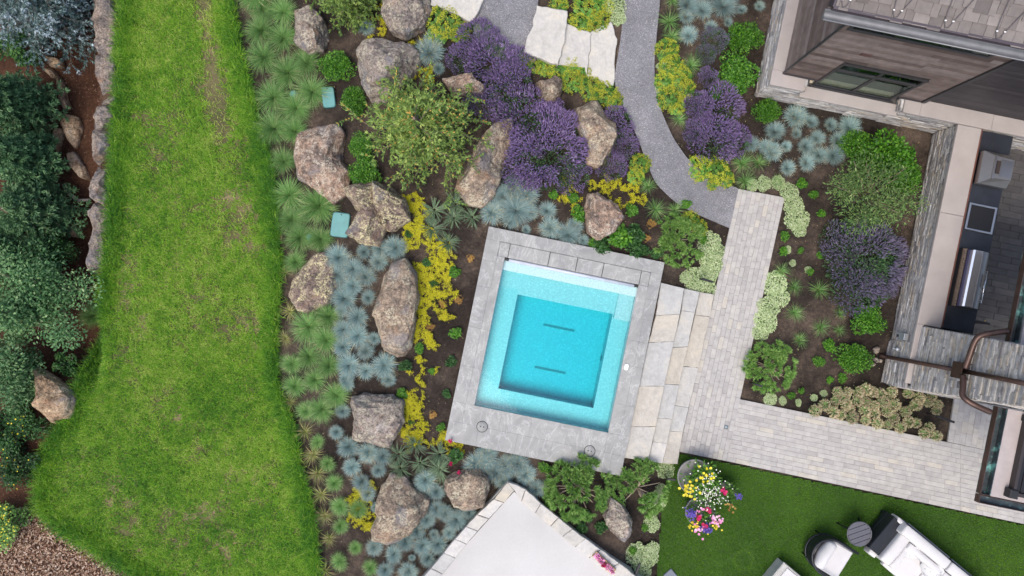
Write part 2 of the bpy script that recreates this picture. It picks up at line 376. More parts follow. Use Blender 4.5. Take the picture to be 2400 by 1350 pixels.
def me_lavender(name, fl, n, spl=1.0, leafn=900):
    """dome of radiating stems, each ending in a flower spike; unit radius 1"""
    g = MB(); x, y = disc(leafn, .93); z = .52*np.sqrt(np.clip(1-x*x-y*y, 0, 1))*rs.uniform(.6, 1.02, leafn)
    D = np.stack([x*.9, y*.9, np.full(leafn, .7)], 1)+rs.normal(size=(leafn, 3))*.35
    leaves(g, np.stack([x, y, z], 1), D, spl*.13*rs.uniform(.6, 1.2, leafn), .3, mi=0)
    f = MB(); x, y = disc(n, 1.0); r = np.hypot(x, y); th = np.arctan2(y, x); keep = (vn2(x, y, 3.3, rs.randint(99)) >= (.2 if spl < .7 else .29)+.18*rs.rand(n)) & (r < .68+.42*vn2(np.cos(th), np.sin(th), 2.3, rs.randint(99))+.1*rs.rand(n)); x, y, r = x[keep], y[keep], r[keep]; n = len(x)
    z = .6*np.sqrt(np.clip(1.04-r*r, 0, 1))*rs.uniform(.85, 1.08, n)
    D = np.stack([x*.9, y*.9, np.full(n, .85)], 1)+rs.normal(size=(n, 3))*.28
    t = np.clip(.5+.22*rs.normal(size=n), 0, 1)
    spikes(f, np.stack([x, y, z], 1), D, spl*rs.uniform(.1, .22, n), spl*rs.uniform(.015, .025, n), t, 0)
    return g.build('foliage', ML['lavleaf'], mesh_only=True), f.build('flowers', fl, mesh_only=True)
def me_alch(name, nl=150, nf=900, fm='alchfl', ls=.26, fs=.07, dome=.55):
    g = MB(); x, y = disc(nl, .92); z = dome*np.sqrt(np.clip(1-x*x-y*y, 0, 1))*rs.uniform(.55, .95, nl)
    # round leaves as hexagons
    for i in range(nl):
        s = ls*rs.uniform(.6, 1.15)/2; nrm = np.array([x[i]*.6, y[i]*.6, 1.])+rs.normal(size=3)*.25; nrm /= np.linalg.norm(nrm)
        a = np.cross(nrm, [1, 0, 0]); a /= np.linalg.norm(a); b = np.cross(nrm, a); c = np.array([x[i], y[i], z[i]])
        V = [c+s*(math.cos(k*math.pi/3.5)*a+math.sin(k*math.pi/3.5)*b)*(1 if k % 2 else .86) for k in range(7)]
        g.add(V, [tuple(range(7))], rs.rand())
    f = MB(); k = rs.randint(0, 34, nf); cx, cy = disc(34, .95)
    x = cx[k]+rs.normal(size=nf)*.085; y = cy[k]+rs.normal(size=nf)*.085; r2 = np.clip(x*x+y*y, 0, 1)
    z = (dome+.12)*np.sqrt(1-r2*.9)*rs.uniform(.85, 1.05, nf)
    leaves(f, np.stack([x, y, z], 1), rs.normal(size=(nf, 3))*np.array([1, 1, .4]), fs*rs.uniform(.6, 1.3, nf), .8, up=np.array([0, 0, 1.]))
    return g.build('leaves', ML['alch'], mesh_only=True), f.build('blossom', ML[fm], mesh_only=True)
def me_vari(name, n=1100, s=.115):
    mb = MB(); x, y = disc(n, 1.0); m = vn2(x, y, 2.2, rs.randint(99))
    k = np.hypot(x, y) < .75+.4*m; x, y = x[k], y[k]; n = len(x)
    z = .06+.3*np.sqrt(np.clip(1-x*x-y*y, 0, 1))*rs.uniform(.6, 1.1, n)
    leaves(mb, np.stack([x, y, z], 1), rs.normal(size=(n, 3))*np.array([1, 1, .35]), s*rs.uniform(.6, 1.3, n), .7, np.clip(.5+.28*rs.normal(size=n), 0, 1), up=np.array([0, 0, 1.]))
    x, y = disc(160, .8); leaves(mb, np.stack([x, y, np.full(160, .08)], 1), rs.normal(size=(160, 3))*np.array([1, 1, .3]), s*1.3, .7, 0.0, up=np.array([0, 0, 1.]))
    return mb.build(name, ML['vari'], mesh_only=True)
def me_strap(name, n=46):
    mb = MB(); az = rs.rand(n)*6.28; a0 = rs.uniform(.1, .9, n); L = rs.uniform(.8, 1.25, n)
    base = np.stack([.08*np.cos(az), .08*np.sin(az), np.zeros(n)], 1)
    blades(mb, base, az, L, a0, a0+.9, .055, 4, tint=np.full(n, .1)+rs.rand(n)*.25, wmid=1)
    for s in (-1, 1):
        off = np.stack([-np.sin(az)*.027*s, np.cos(az)*.027*s, np.full(n, .012)], 1)
        blades(mb, base+off, az, L*.98, a0, a0+.9, .015, 4, tint=np.full(n, .75)+rs.rand(n)*.2)
    return mb.build(name, ML['strap'], mesh_only=True)
def needle_tuft(mb, P, D, n, L, wd, spread=.9, tint=None, mi=0):
    """n needles fanning out at every point P along D"""
    N = len(P); PP = np.repeat(P, n, 0); DD = np.repeat(D/(np.linalg.norm(D, axis=1, keepdims=True)+1e-9), n, 0)
    d = DD+sph(N*n)*spread; d /= np.linalg.norm(d, axis=1, keepdims=True)
    l = L*rs.uniform(.7, 1.15, N*n)
    tt = rs.rand(N*n)*.5+np.repeat(rs.rand(N), n)*.5 if tint is None else np.repeat(tint, n)+rs.normal(size=N*n)*.1
    leaves(mb, PP+d*(l/2)[:, None], d, l, wd/L*1.0, np.clip(tt, 0, 1), mi)
def me_mugo(name):
    mb = MB(); st = MB(); N = 260; x, y = disc(N, .95); k = vn2(x, y, 2.4, rs.randint(99)) > .33; x, y = x[k], y[k]; N = len(x)
    z = .62*np.sqrt(np.clip(1.05-x*x-y*y, 0, 1))*rs.uniform(.75, 1.05, N); P = np.stack([x, y, z], 1)
    needle_tuft(mb, P, np.stack([x, y, np.full(N, .7)], 1), 40, .17, .024, .85)
    for i in range(N):
        if i % 9 == 0:
            a = P[i]*.8; st.tube([(0, 0, .05), a*np.array([.35, .35, .5]), a*np.array([.8, .8, .85]), a], [.028, .02, .013, .009], n=4, tint=rs.rand())
    return mb.build('needles', ML['pine'], mesh_only=True), st.build('branches', ML['pale_wood'], mesh_only=True)
def inst(name, mesh, px, py, rpx, zc=0, hs=1.0, rz=None, sx=1.0):
    x, y, z = ground_at(px, py, zc); r = rad(rpx, zc); o = link(name, mesh, None, (x, y, z-.01))
    r *= (1.08 if mesh.name[:4] in ('fesc', 'moor') else 1)*rs.uniform(.92, 1.08); o.scale = (r*sx*rs.uniform(.88, 1.12), r*rs.uniform(.9, 1.1), r*hs*rs.uniform(.8, 1.15)); o.rotation_euler = (rs.normal()*.09, rs.normal()*.09, rs.rand()*6.28 if rz is None else rz); return o
def inst2(name, partmeshes, px, py, rpx, zc=0, hs=1.0, rz=None, sx=1.0):
    x, y, z = ground_at(px, py, zc); r = rad(rpx, zc); e = empty(name, (x, y, z-.01)); e.scale = (r*sx, r, r*hs)
    e.rotation_euler = (0, 0, rs.rand()*6.28 if rz is None else rz)
    for m in partmeshes:
        c = link(m.name.split('.')[0], m, e)
        if c.name.startswith(('flowers', 'blossom')): c['kind'] = 'stuff'
    return e
# ---------------------------------------------------------------- automatic labels: each plant named by the nearest landmark
LM = [("the pale streaked boulder", 725, 70), ("the boulder at the top edge", 950, 35), ("the pitted boulder", 905, 165), ("the reddish boulder", 755, 385),
 ("the leaning slab boulder", 1140, 380), ("the lavender-ringed boulder", 1400, 315), ("the split boulder", 885, 505), ("the lichen-dusted boulder", 735, 665),
 ("the long upright boulder", 928, 730), ("the square boulder", 880, 990), ("the two-lobed boulder", 930, 1200), ("the blunt boulder", 1093, 1150),
 ("the wedge boulder", 1450, 1215), ("the angular tan boulder", 1410, 510), ("the pool's lower left corner", 1043, 1030), ("the pool's upper right corner", 1557, 613),
 ("the pale slab steps", 1330, 100), ("the house corner", 1790, 215), ("the large corner shrub", 2095, 365), ("the walkway's top end", 1785, 450),
 ("the dull lavender mound", 2030, 620), ("the walkway-side mugo pine", 1810, 860), ("the stone chimney", 2080, 850), ("the clean valve lid", 798, 527),
 ("the olive larch", 985, 300), ("the gravel path's bend", 1545, 340), ("the patio wall's tip", 1200, 1140), ("the long path light", 2215, 982), ("the turf's left corner", 1545, 1180), ("the dried bed's left end", 1905, 960), ("the dried bed's lower right corner", 2225, 1030), ("the chimney's lower edge", 2110, 905), ("the middle of the dried bed", 2060, 960)]
AUTO = []
def auto(o, px, py, phrase, cat, group): AUTO.append((o, px, py, phrase, cat, group)); return o
ORD = ['', 'second ', 'third ', 'fourth ', 'fifth ', 'sixth ', 'seventh ', 'eighth ', 'ninth ', 'tenth ', 'eleventh ', 'twelfth ', 'thirteenth ', 'fourteenth ', 'fifteenth ']
def run_auto():
    bk = {}
    for it in AUTO:
        o, px, py, ph, cat, g = it
        l = min(LM, key=lambda q: math.hypot(q[1]-px, q[2]-py)); dx, dy = px-l[1], py-l[2]; a = math.degrees(math.atan2(-dy, dx)) % 360
        d = ['right of', 'up-right of', 'above', 'up-left of', 'left of', 'down-left of', 'below', 'down-right of'][int(((a+22.5) % 360)//45)]
        bk.setdefault((ph, d, l[0]), []).append((math.hypot(dx, dy), it))
    for (ph, d, l), its in bk.items():
        its.sort(key=lambda q: q[0])
        for i, (_, (o, px, py, _, cat, g)) in enumerate(its):
            if len(its) == 1: lab = f"{ph} {d} {l}"
            else: lab = f"{ORD[min(i, 14)]}{'' if i else ''}nearest {ph} {d} {l}" if i else f"nearest {ph} {d} {l}"
            if len(lab.split()) > 16: lab = lab.replace('nearest ', '').replace('blossom ', '')
            if len(lab.split()) > 16: lab = lab.replace(' flower head on green leaves', ' flower head')
            tag(o, lab, cat, g)
# ================================================================ THE SETTING
POOLUV = (-.8, 3.29, -3.7, 1.27)
def grid_axis(lo, hi, step, far):
    a = np.arange(lo, hi+1e-6, step); o = [hi+(far-hi)*t for t in (.02, .06, .15, .35, 1)]; p = [lo-(far-abs(lo))*t for t in (1, .35, .15, .06, .02)]
    return np.array(p+list(a)+o)
gx, gy = grid_axis(-14, 14, .1, 300), grid_axis(-8, 8, .1, 300)
X, Y = np.meshgrid(gx, gy); fx, fy = X.ravel(), Y.ravel()
Z = H(fx, fy)-.045+(vn2(fx, fy, 1.3, 3)-.5)*.05+(vn2(fx, fy, 5, 4)-.5)*.03
hard = (toUV(fx, fy)[0] > 3.35) | inpoly(fx, fy, [W(*p) for p in [(560, 0), (240, 0), (245, 600), (225, 820), (90, 1080), (340, 1400), (750, 1400), (650, 700)]])
Z = np.where(hard, np.minimum(Z, H(fx, fy)-.03), Z); Z = np.where((np.abs(fx) > 14) | (np.abs(fy) > 8), H(fx, fy)-.05, Z)
nx = len(gx); idx = np.arange(len(fx)).reshape(len(gy), nx)
Q = np.stack([idx[:-1, :-1], idx[:-1, 1:], idx[1:, 1:], idx[1:, :-1]], -1).reshape(-1, 4)
cx, cy = fx[Q].mean(1), fy[Q].mean(1); pu, pv = toUV(cx, cy)
keep = ~((pu > -.6) & (pu < 3.1) & (pv > -3.4) & (pv < 1.0))
m, t, b = nodes('soil')
cc = coords(t); n1 = noise(t, .9, cc, 8, .65); n2 = noise(t, 14, cc, 8, .8); n3 = noise(t, 60, cc, 5, .8)
c = ramp(t, [(.3, (.019, .0155, .0135)), (.47, (.038, .03, .025)), (.59, (.085, .066, .053)), (.76, (.14, .108, .085))], n1)
sx = t.nodes.new('ShaderNodeSeparateXYZ'); t.links.new(cc, sx.inputs[0])
lm = t.nodes.new('ShaderNodeMapRange'); lm.inputs[1].default_value = -9.3; lm.inputs[2].default_value = -9.8; t.links.new(sx.outputs[0], lm.inputs[0])
c = mixc(t, c, ramp(t, [(.3, (.035, .016, .01)), (.7, (.1, .05, .03))], n1), lm.outputs[0])
c = mixc(t, c, ramp(t, [(.3, (.45, .42, .4)), (.5, (1, 1, 1)), (.68, (1.9, 1.75, 1.6))], n2), .8, 'MULTIPLY')
c = mixc(t, c, ramp(t, [(.35, (.6, .6, .6)), (.5, (1, 1, 1)), (.7, (1.7, 1.6, 1.5))], n3), .8, 'MULTIPLY')
t.links.new(c, b.inputs['Base Color']); b.inputs['Roughness'].default_value = .95; b.inputs['Specular IOR Level'].default_value = .15
bump(t, b, math_(t, 'ADD', n2, n3), .9, .03)
mb = MB(); mb.add(np.stack([fx, fy, Z], 1), Q[keep], smooth=True); tag(mb.build('ground', m), kind='structure')

def sheet(name, polypx, mat, dz, step=.08, kind='structure', noise_edge=.0, label=None):
    P = [W(*p) for p in polypx]; xs = [p[0] for p in P]; ys = [p[1] for p in P]
    ax, ay = np.arange(min(xs)-step, max(xs)+step, step), np.arange(min(ys)-step, max(ys)+step, step)
    X, Y = np.meshgrid(ax, ay); fx, fy = X.ravel(), Y.ravel(); idx = np.arange(len(fx)).reshape(len(ay), len(ax))
    Q = np.stack([idx[:-1, :-1], idx[:-1, 1:], idx[1:, 1:], idx[1:, :-1]], -1).reshape(-1, 4)
    cx, cy = fx[Q].mean(1), fy[Q].mean(1); k = inpoly(cx+(vn2(cx, cy, 4, 1)-.5)*noise_edge, cy+(vn2(cx, cy, 4, 2)-.5)*noise_edge, P); Q = Q[k]
    u, inv = np.unique(Q, return_inverse=True)
    mb = MB(); mb.add(np.stack([fx[u], fy[u], H(fx[u], fy[u])+dz], 1), inv.reshape(-1, 4), smooth=True)
    return tag(mb.build(name, mat), kind=kind)
def lofted(name, left, right, mat, dz, n=70, k=14):
    def rs_(pts, n):
        p = np.array(pts, float); d = np.concatenate([[0], np.cumsum(np.hypot(*np.diff(p, axis=0).T))]); t = np.linspace(0, d[-1], n)
        return np.stack([np.interp(t, d, p[:, 0]), np.interp(t, d, p[:, 1])], 1)
    A, B = rs_(left, n), rs_(right, n)
    for _ in range(2):
        A[1:-1] = (A[:-2]+2*A[1:-1]+A[2:])/4; B[1:-1] = (B[:-2]+2*B[1:-1]+B[2:])/4
    V = []
    for i in range(n):
        for j in range(k):
            q = A[i]+(B[i]-A[i])*j/(k-1); x, y, z = W(*q); V.append((x, y, z+dz+.006*math.sin(j*1.7+i*.9)))
    F = np.array([(i*k+j, i*k+j+1, (i+1)*k+j+1, (i+1)*k+j) for i in range(n-1) for j in range(k-1)])
    mb = MB(); mb.add(V, F, smooth=True); return tag(mb.build(name, mat), kind='structure')
# gravel path
m, t, b = nodes('gravel'); cc = coords(t)
vz = t.nodes.new('ShaderNodeTexVoronoi'); vz.inputs['Scale'].default_value = 75; t.links.new(cc, vz.inputs['Vector'])
sepc = t.nodes.new('ShaderNodeSeparateColor'); t.links.new(vz.outputs['Color'], sepc.inputs[0])
c = ramp(t, [(0, (.13, .13, .14)), (.55, (.19, .19, .205)), (.93, (.25, .25, .265)), (1, (.42, .41, .4))], sepc.outputs[0])
c = mixc(t, c, ramp(t, [(.3, (.78, .77, .76)), (.7, (1.2, 1.19, 1.18))], noise(t, 1.4, cc, 6, .65)), .9, 'MULTIPLY')
t.links.new(c, b.inputs['Base Color']); b.inputs['Roughness'].default_value = .9; bump(t, b, vz.outputs['Distance'], .6, .015); GRAVEL = m
PL = [(1466, -160), (1464, -60), (1462, 0), (1456, 80), (1438, 190), (1450, 230), (1476, 280), (1500, 340), (1515, 380), (1535, 430), (1588, 480), (1645, 508), (1712, 536)]
PR = [(1552, -160), (1549, -60), (1547, 0), (1538, 90), (1533, 150), (1535, 210), (1550, 262), (1575, 320), (1612, 375), (1660, 413), (1700, 432), (1730, 440), (1735, 446)]
lofted('gravel_path', PL, PR, GRAVEL, .02)
lofted('gravel_landing', [(1130, -120), (1135, 0), (1100, 60), (1140, 130), (1240, 170)], [(1262, -120), (1262, 20), (1250, 60), (1238, 110), (1244, 165)], GRAVEL, .016, 20, 10)
# pavers: every stone modelled, one mesh per paved surface
PAVER = plain('paver_concrete', (.4, .38, .37), .85, var=.16, nscale=7, bmp=.35, bscale=120,
              useattr=[(.325, .31, .295), (.35, .335, .318), (.37, .354, .335), (.392, .375, .35), (.415, .388, .335)])
DARKPAVER = plain('dark_paver', (.1, .1, .1), .8, var=.2, nscale=6, bmp=.3, bscale=100, useattr=[(.055, .05, .05), (.075, .07, .068), (.095, .088, .082)])  # dark pavers; the shade over the kitchen is put into this colour too
def pavers(mb, quad, along, rows, lens, z=0.0, th=.05, gap=.0045, z_of=None):
    """quad: world corners A,B,C,D ; rows run A->B direction ('along'=0) or A->D (1)"""
    A, B, C, D = [np.array(p[:2]) for p in quad]
    if along: A, B, C, D = A, D, C, B
    n = rows; Lm = (np.linalg.norm(B-A)+np.linalg.norm(C-D))/2; Wm = np.linalg.norm(D-A)
    for r in range(n):
        t0, t1 = r/n, (r+1)/n; s = -rs.rand()*lens[1]
        while s < Lm:
            l = rs.uniform(*lens); s0, s1 = max(0, s)/Lm, min(Lm, s+l)/Lm; s += l
            if (s1-s0)*Lm < .03: continue
            gs, gt = gap/Lm/2, gap/Wm/2
            q = [(s0+gs, t0+gt), (s1-gs, t0+gt), (s1-gs, t1-gt), (s0+gs, t1-gt)]
            pts = [(A*(1-a)+B*a)*(1-bb)+(D*(1-a)+C*a)*bb for a, bb in q]
            mb.prism(pts, z-th, z+rs.uniform(-.002, .003), tint=np.clip(.5+.26*rs.normal(), 0, 1), bev=.004)
mb = MB()
pavers(mb, [W(1730, 443), W(1838, 463), W(1702, 1080), W(1590, 1058)], 1, 10, (.16, .34), .03)
pavers(mb, [W(1733, 935), W(2250, 1042), W(2250, 1196), W(1702, 1080)], 0, 14, (.22, .5), .03)
pavers(mb, [W(2250, 1042), W(2500, 1094), W(2500, 1249), W(2250, 1196)], 0, 14, (.22, .5), .03)
pavers(mb, [W(2240, 905), W(2400, 940), W(2380, 1069), W(2219, 1035)], 1, 12, (.22, .4), .03)
wk = mb.build('paver_walkway', PAVER); tag(wk, kind='structure')
JOINT = plain('joint_sand', (.27, .258, .248), .95, var=.2)
def flat(mb, P, z): mb.add([(p[0], p[1], z) for p in P], [tuple(range(len(P)))])
mb = MB(); 
for q in ([(1730, 443), (1838, 463), (1702, 1080), (1590, 1058)], [(1733, 935), (2500, 1094), (2500, 1249), (1702, 1080)], [(2240, 905), (2400, 940), (2380, 1069), (2219, 1035)]):
    flat(mb, [W(*p) for p in q][::-1], .022+.001*len(mb.V))
tag(mb.build('paving_bed', JOINT), kind='structure')
mb = MB(); K = [UV(9.45, .5), UV(14, .5), UV(14, 5.6), UV(9.45, 5.6)]
pavers(mb, K[::-1], 0, 34, (.3, .6), .02); flat(mb, K, .005)
tag(mb.build('patio_floor', DARKPAVER), kind='structure')
# lawn and turf
LAWN = [(300, -150), (284, 0), (276, 100), (276, 200), (266, 330), (258, 480), (250, 600), (242, 700), (222, 820), (170, 930), (92, 1080), (85, 1190), (150, 1250), (300, 1340), (420, 1420), (770, 1420), (752, 1350), (738, 1200), (708, 1100), (692, 1000), (652, 900), (648, 800), (655, 700), (660, 600), (650, 500), (642, 400), (612, 300), (588, 200), (562, 100), (548, 0), (540, -150)]
m, t, b = nodes('lawn_soil'); cc = coords(t); n1 = noise(t, .8, cc, 6, .6); n2 = noise(t, 30, cc, 6, .75)
c = ramp(t, [(.35, (.06, .06, .02)), (.52, (.13, .11, .05)), (.68, (.27, .2, .12))], n1); c = mixc(t, c, ramp(t, [(.3, (.5, .5, .5)), (.7, (1.4, 1.4, 1.3))], n2), .8, 'MULTIPLY')
t.links.new(c, b.inputs['Base Color']); b.inputs['Roughness'].default_value = .95; bump(t, b, n2, .8, .03)
sheet('lawn', LAWN, m, .004, noise_edge=.15)
LP = [W(*p) for p in LAWN]
def scatter(poly, n):
    xs = [p[0] for p in poly]; ys = [p[1] for p in poly]; x = rs.uniform(max(min(xs), -12.6), min(max(xs), 12.6), n); y = rs.uniform(max(min(ys), -7.2), min(max(ys), 7.2), n)
    k = inpoly(x, y, poly); return x[k], y[k]
x, y = scatter(LP, 430000)
ed = polydist(x, y, LP); edge = np.exp(-(ed/.32)**2)
den = vn2(x, y, 1.1, 11)*.4+vn2(x, y, 4.2, 12)*.4+vn2(x, y, 10, 13)*.36-.02
bare = np.exp(-((x+6.95+.12*(y-4.5))**2/.05))*sstep(2.4, 3.6, y)*(.55+.9*vn2(x, y, 2.2, 15))*1.0   # worn strip
bare += .6*np.exp(-((x+6.3)**2+(y-1.3)**2)/.5)+.5*np.exp(-((x+6.1)**2+(y+.6)**2)/.25)+.9*np.exp(-((x+5.75)**2+(y+5.95)**2)/.02)
k = rs.rand(len(x)) < np.clip(2.2*den-.4-bare+edge*.6, .06, 1); x, y, edge, den, bare = x[k], y[k], edge[k], den[k], bare[k]
n = len(x); L = rs.uniform(.06, .13, n)*(1+1.5*edge); lean = rs.uniform(.3, 1.2, n)
az = rs.rand(n)*6.28+.0
tint = np.clip(.47+.25*rs.normal(size=n)-.28*edge+.3*(vn2(x, y, .7, 17)-.45)+.42*(vn2(x, y, 7, 18)-.5)+.3*bare, 0, 1)
mb = MB(); blades(mb, np.stack([x, y, H(x, y)], 1), az, L, lean*.6, lean+.5, rs.uniform(.009, .018, n), 2, tint, tip=.2)
tag(mb.build('lawn_grass', ML['grass']), 'long yellow-green lawn grass in a broad strip', 'grass', kind='stuff')
TURF = [(1588, 1062), (2500, 1252), (2500, 1450), (1525, 1450), (1545, 1290), (1552, 1180), (1565, 1110)]
TP = [W(*p) for p in TURF]
sheet('turf', TURF, plain('turf_backing', (.03, .07, .008), .9, var=.3, nscale=3), .004, .05)
x, y = scatter(TP, 150000); n = len(x)
cx, cy, _ = W(1742, 1312); rr = np.hypot(x-cx, y-cy); ring = np.exp(-((rr-.22)/.035)**2)
tint = np.clip(.42+.2*rs.normal(size=n)+.9*ring+.8*(vn2(x, y, .9, 21)-.5), 0, 1)
mb = MB(); blades(mb, np.stack([x, y, np.full(n, .0)], 1), rs.rand(n)*6.28, rs.uniform(.025, .045, n), .3, rs.uniform(.5, 1.1, n), .009, 1, tint, tip=.3)
tag(mb.build('turf_grass', ML['turf']), 'short dense dark green turf around the white furniture', 'turf', kind='stuff')
# bark mulch and loose chips
def chips(name, polypx, n, size, mat, label, zup=.0, mask=None):
    P = [W(*p) for p in polypx]; x, y = scatter(P, n)
    if mask is not None: k = mask(x, y); x, y = x[k], y[k]
    n = len(x); mb = MB()
    leaves(mb, np.stack([x, y, H(x, y)-.02+rs.rand(n)*.02+zup], 1), rs.normal(size=(n, 3))*np.array([1, 1, .25]), size*rs.uniform(.4, 1.4, n), rs.uniform(.2, .7), up=np.array([0, 0, 1.]))
    return tag(mb.build(name, mat), label, 'mulch', kind='stuff')
BARK = leafmat('bark_chips', [(.06, .03, .018), (.13, .065, .04), (.24, .14, .09), (.36, .25, .17), (.5, .4, .32)], .85, 0, .02)
REDM = leafmat('red_mulch_chips', [(.04, .016, .01), (.075, .03, .018), (.13, .06, .035), (.3, .2, .14)], .85, 0, .02)
CRUMB = leafmat('soil_crumbs', [(.014, .011, .009), (.035, .027, .022), (.08, .062, .05), (.17, .135, .105)], .9, 0, .02)
chips('bark_mulch', [(-60, 1200), (60, 1190), (100, 1205), (170, 1255), (320, 1340), (420, 1420), (-60, 1420)], 16000, .06, BARK, 'coarse brown bark mulch at the foot of the lawn')
chips('red_mulch', [(60, -40), (230, -40), (240, 200), (235, 480), (215, 640), (250, 720), (240, 830), (180, 930), (90, 1080), (60, 1200), (-20, 1200), (-20, 900), (60, 500)], 15000, .035, REDM, 'dark red-brown mulch below the low boulder wall')
def bedmask(x, y):
    u, v = toUV(x, y); k = ~((u > -.85) & (u < 4.7) & (v < 1.3) & (v > -3.75)); k &= ~inpoly(x, y, LP) & ~inpoly(x, y, TP); return k & (vn2(x, y, 2, 5) > .33)
chips('soil_crumbs', [(560, -20), (1470, -20), (1440, 200), (1540, 440), (1740, 440), (1570, 1080), (1520, 1400), (750, 1400), (660, 700)], 26000, .022, CRUMB, 'dark crumbly soil between the rock garden plants', mask=bedmask)
chips('soil_crumbs', [(1550, -20), (1800, -20), (1760, 230), (2090, 290), (2180, 340), (2070, 870), (2240, 930), (2220, 1030), (1740, 930), (1840, 460), (1600, 370), (1540, 200)], 13000, .022, CRUMB, 'dark crumbly soil between the house bed plants')
LIT = leafmat('leaf_litter_bits', [(.16, .1, .05), (.3, .22, .12), (.42, .36, .22), (.2, .26, .08)], .8, .1, .02)
chips('leaf_litter', [(560, -20), (1470, -20), (1440, 200), (1540, 440), (1740, 440), (1570, 1080), (1520, 1400), (750, 1400), (660, 700)], 2600, .035, LIT, 'dry leaf litter scattered over the rock garden soil', mask=bedmask, zup=.02)
chips('leaf_litter', [(1550, -20), (1800, -20), (1760, 230), (2090, 290), (2180, 340), (2070, 870), (2240, 930), (2220, 1030), (1740, 930), (1840, 460), (1600, 370), (1540, 200)], 1500, .035, LIT, 'dry leaf litter scattered over the house bed soil', zup=.02)
# ================================================================ POOL
SLATE_C = [(.195, .197, .192), (.24, .242, .235), (.27, .272, .262), (.3, .298, .285)]
m, t, b = nodes('slate'); cc = coords(t)
c = ramp(t, SLATE_C, attr(t)); n1 = noise(t, 1.6, cc, 8, .6, 1.2); n2 = noise(t, 9, cc, 8, .7, .6)
vein = ramp(t, [(.475, (0, 0, 0)), (.5, (1, 1, 1)), (.525, (0, 0, 0))], noise(t, 1.9, coords(t, 'Object', (1, .55, 1)), 5, .62, 1.6))
c = mixc(t, c, (.42, .42, .41), math_(t, 'MULTIPLY', vein, .55)); c = mixc(t, c, ramp(t, [(.3, (.78, .79, .8)), (.7, (1.18, 1.17, 1.15))], n1), .9, 'MULTIPLY'); c = mixc(t, c, ramp(t, [(.3, (.88, .88, .88)), (.7, (1.1, 1.1, 1.1))], n2), .9, 'MULTIPLY')
t.links.new(c, b.inputs['Base Color']); b.inputs['Roughness'].default_value = .62; bump(t, b, n2, .25, .01); SLATE = m
PU0, PV0 = 1.25, -1.2
pool = empty('plunge_pool', (*UV(PU0, PV0), .33), -AX)
tag(pool, 'square turquoise plunge pool with a broad grey slate surround', 'pool')
def pl(u, v, z): return (u-PU0, v-PV0, z-.33)
CZ = .45
def slabs(mb, u0, u1, v0, v1, cuts_u, cuts_v, z1=CZ, z0=.2, g=.0016):
    us = [u0]+list(cuts_u)+[u1]; vs = [v0]+list(cuts_v)+[v1]
    for a, b_ in zip(us, us[1:]):
        for c_, d in zip(vs, vs[1:]): mb.box(a+g/2, b_-g/2, c_+g/2, d-g/2, z0, z1, tint=np.clip(.55+.07*rs.normal(), 0, 1), tf=pl, bev=.002)
mb = MB(); G = .003
slabs(mb, -.8, 3.29, .985, 1.27, [.0, .62, 1.35, 2.2], [])                      # top band
slabs(mb, -.8, -.475, -.1, .985, [], [.5]); slabs(mb, 3.03, 3.29, -.1, .985, [], [.38])
slabs(mb, -.475, -.3, -.1, .652, [], []); slabs(mb, 2.815, 3.03, -.1, .652, [], [])
slabs(mb, -.8, -.3, -2.79, -.1, [-.5], [-1.95, -1.05]); slabs(mb, 2.81, 3.29, -2.79, -.1, [3.08], [-2.1, -1.2, -.62])
slabs(mb, -.8, 3.29, -3.24, -2.79, [-.5, .35, 1.05, 1.9, 2.81], []); slabs(mb, -.8, 3.29, -3.7, -3.24, [-.1, .8, 1.62, 2.4, 3.0], [])
mb.build('coping', SLATE, pool)
mb = MB()
for a, b_ in zip([-.475, -.235, .695, 1.335, 1.945, 2.815], [-.235, .695, 1.335, 1.945, 2.815, 3.03]):
    mb2 = MB(); mb2.box(a+.006, b_-.006, .655, .977, .3, CZ-.002, tint=.5+.2*rs.rand(), tf=pl, bev=.003); mb2.build('access_panel', SLATE, pool)
mb.box(-.5, 3.05, .6, .99, .25, .3, tf=pl); mb.build('cover_pit', plain('pit_black', (.01, .01, .01), .8), pool)
m, t, b = nodes('mosaic_tile'); cc = coords(t); vz = t.nodes.new('ShaderNodeTexVoronoi'); vz.inputs['Scale'].default_value = 42; t.links.new(cc, vz.inputs['Vector'])
sepc = t.nodes.new('ShaderNodeSeparateColor'); t.links.new(vz.outputs['Color'], sepc.inputs[0])
c = ramp(t, [(0, (.46, .47, .49)), (.5, (.51, .515, .535)), (.85, (.56, .56, .575)), (1, (.64, .64, .65))], sepc.outputs[0])
t.links.new(c, b.inputs['Base Color']); b.inputs['Roughness'].default_value = .35; TILE = m
WZ = .385; BZ = .09; FZ = -.36
I = (.16, 2.42, -2.36, -.12)   # deep well
mb = MB()
mb.box(-.36, -.3, -2.85, .65, FZ, CZ-.05, tf=pl); mb.box(2.81, 2.87, -2.85, .65, FZ, CZ-.05, tf=pl); mb.box(-.3, 2.81, -2.85, -2.79, FZ, CZ-.05, tf=pl); mb.box(-.3, 2.81, .6, .66, FZ, CZ-.16, tf=pl)
mb.box(I[0], I[1], I[2], I[3], FZ-.05, FZ, tf=pl); mb.build('basin', TILE, pool)
mb = MB(); mb.box(-.3, I[0], -2.79, I[3]+.12, FZ, BZ, tf=pl); mb.box(I[0], 2.81, -2.79, I[2], FZ, BZ-.004, tf=pl); mb.box(I[1], 2.81, I[2], I[3]-.0, FZ, BZ-.002, tf=pl)
mb.build('bench', TILE, pool)
mb = MB(); mb.box(-.3, 2.81, I[3]+.12, .6, FZ, BZ+.05, tf=pl); mb.box(I[0], I[1]+.03, I[3], I[3]+.12, FZ, BZ+.046, tf=pl); mb.build('shelf', TILE, pool)
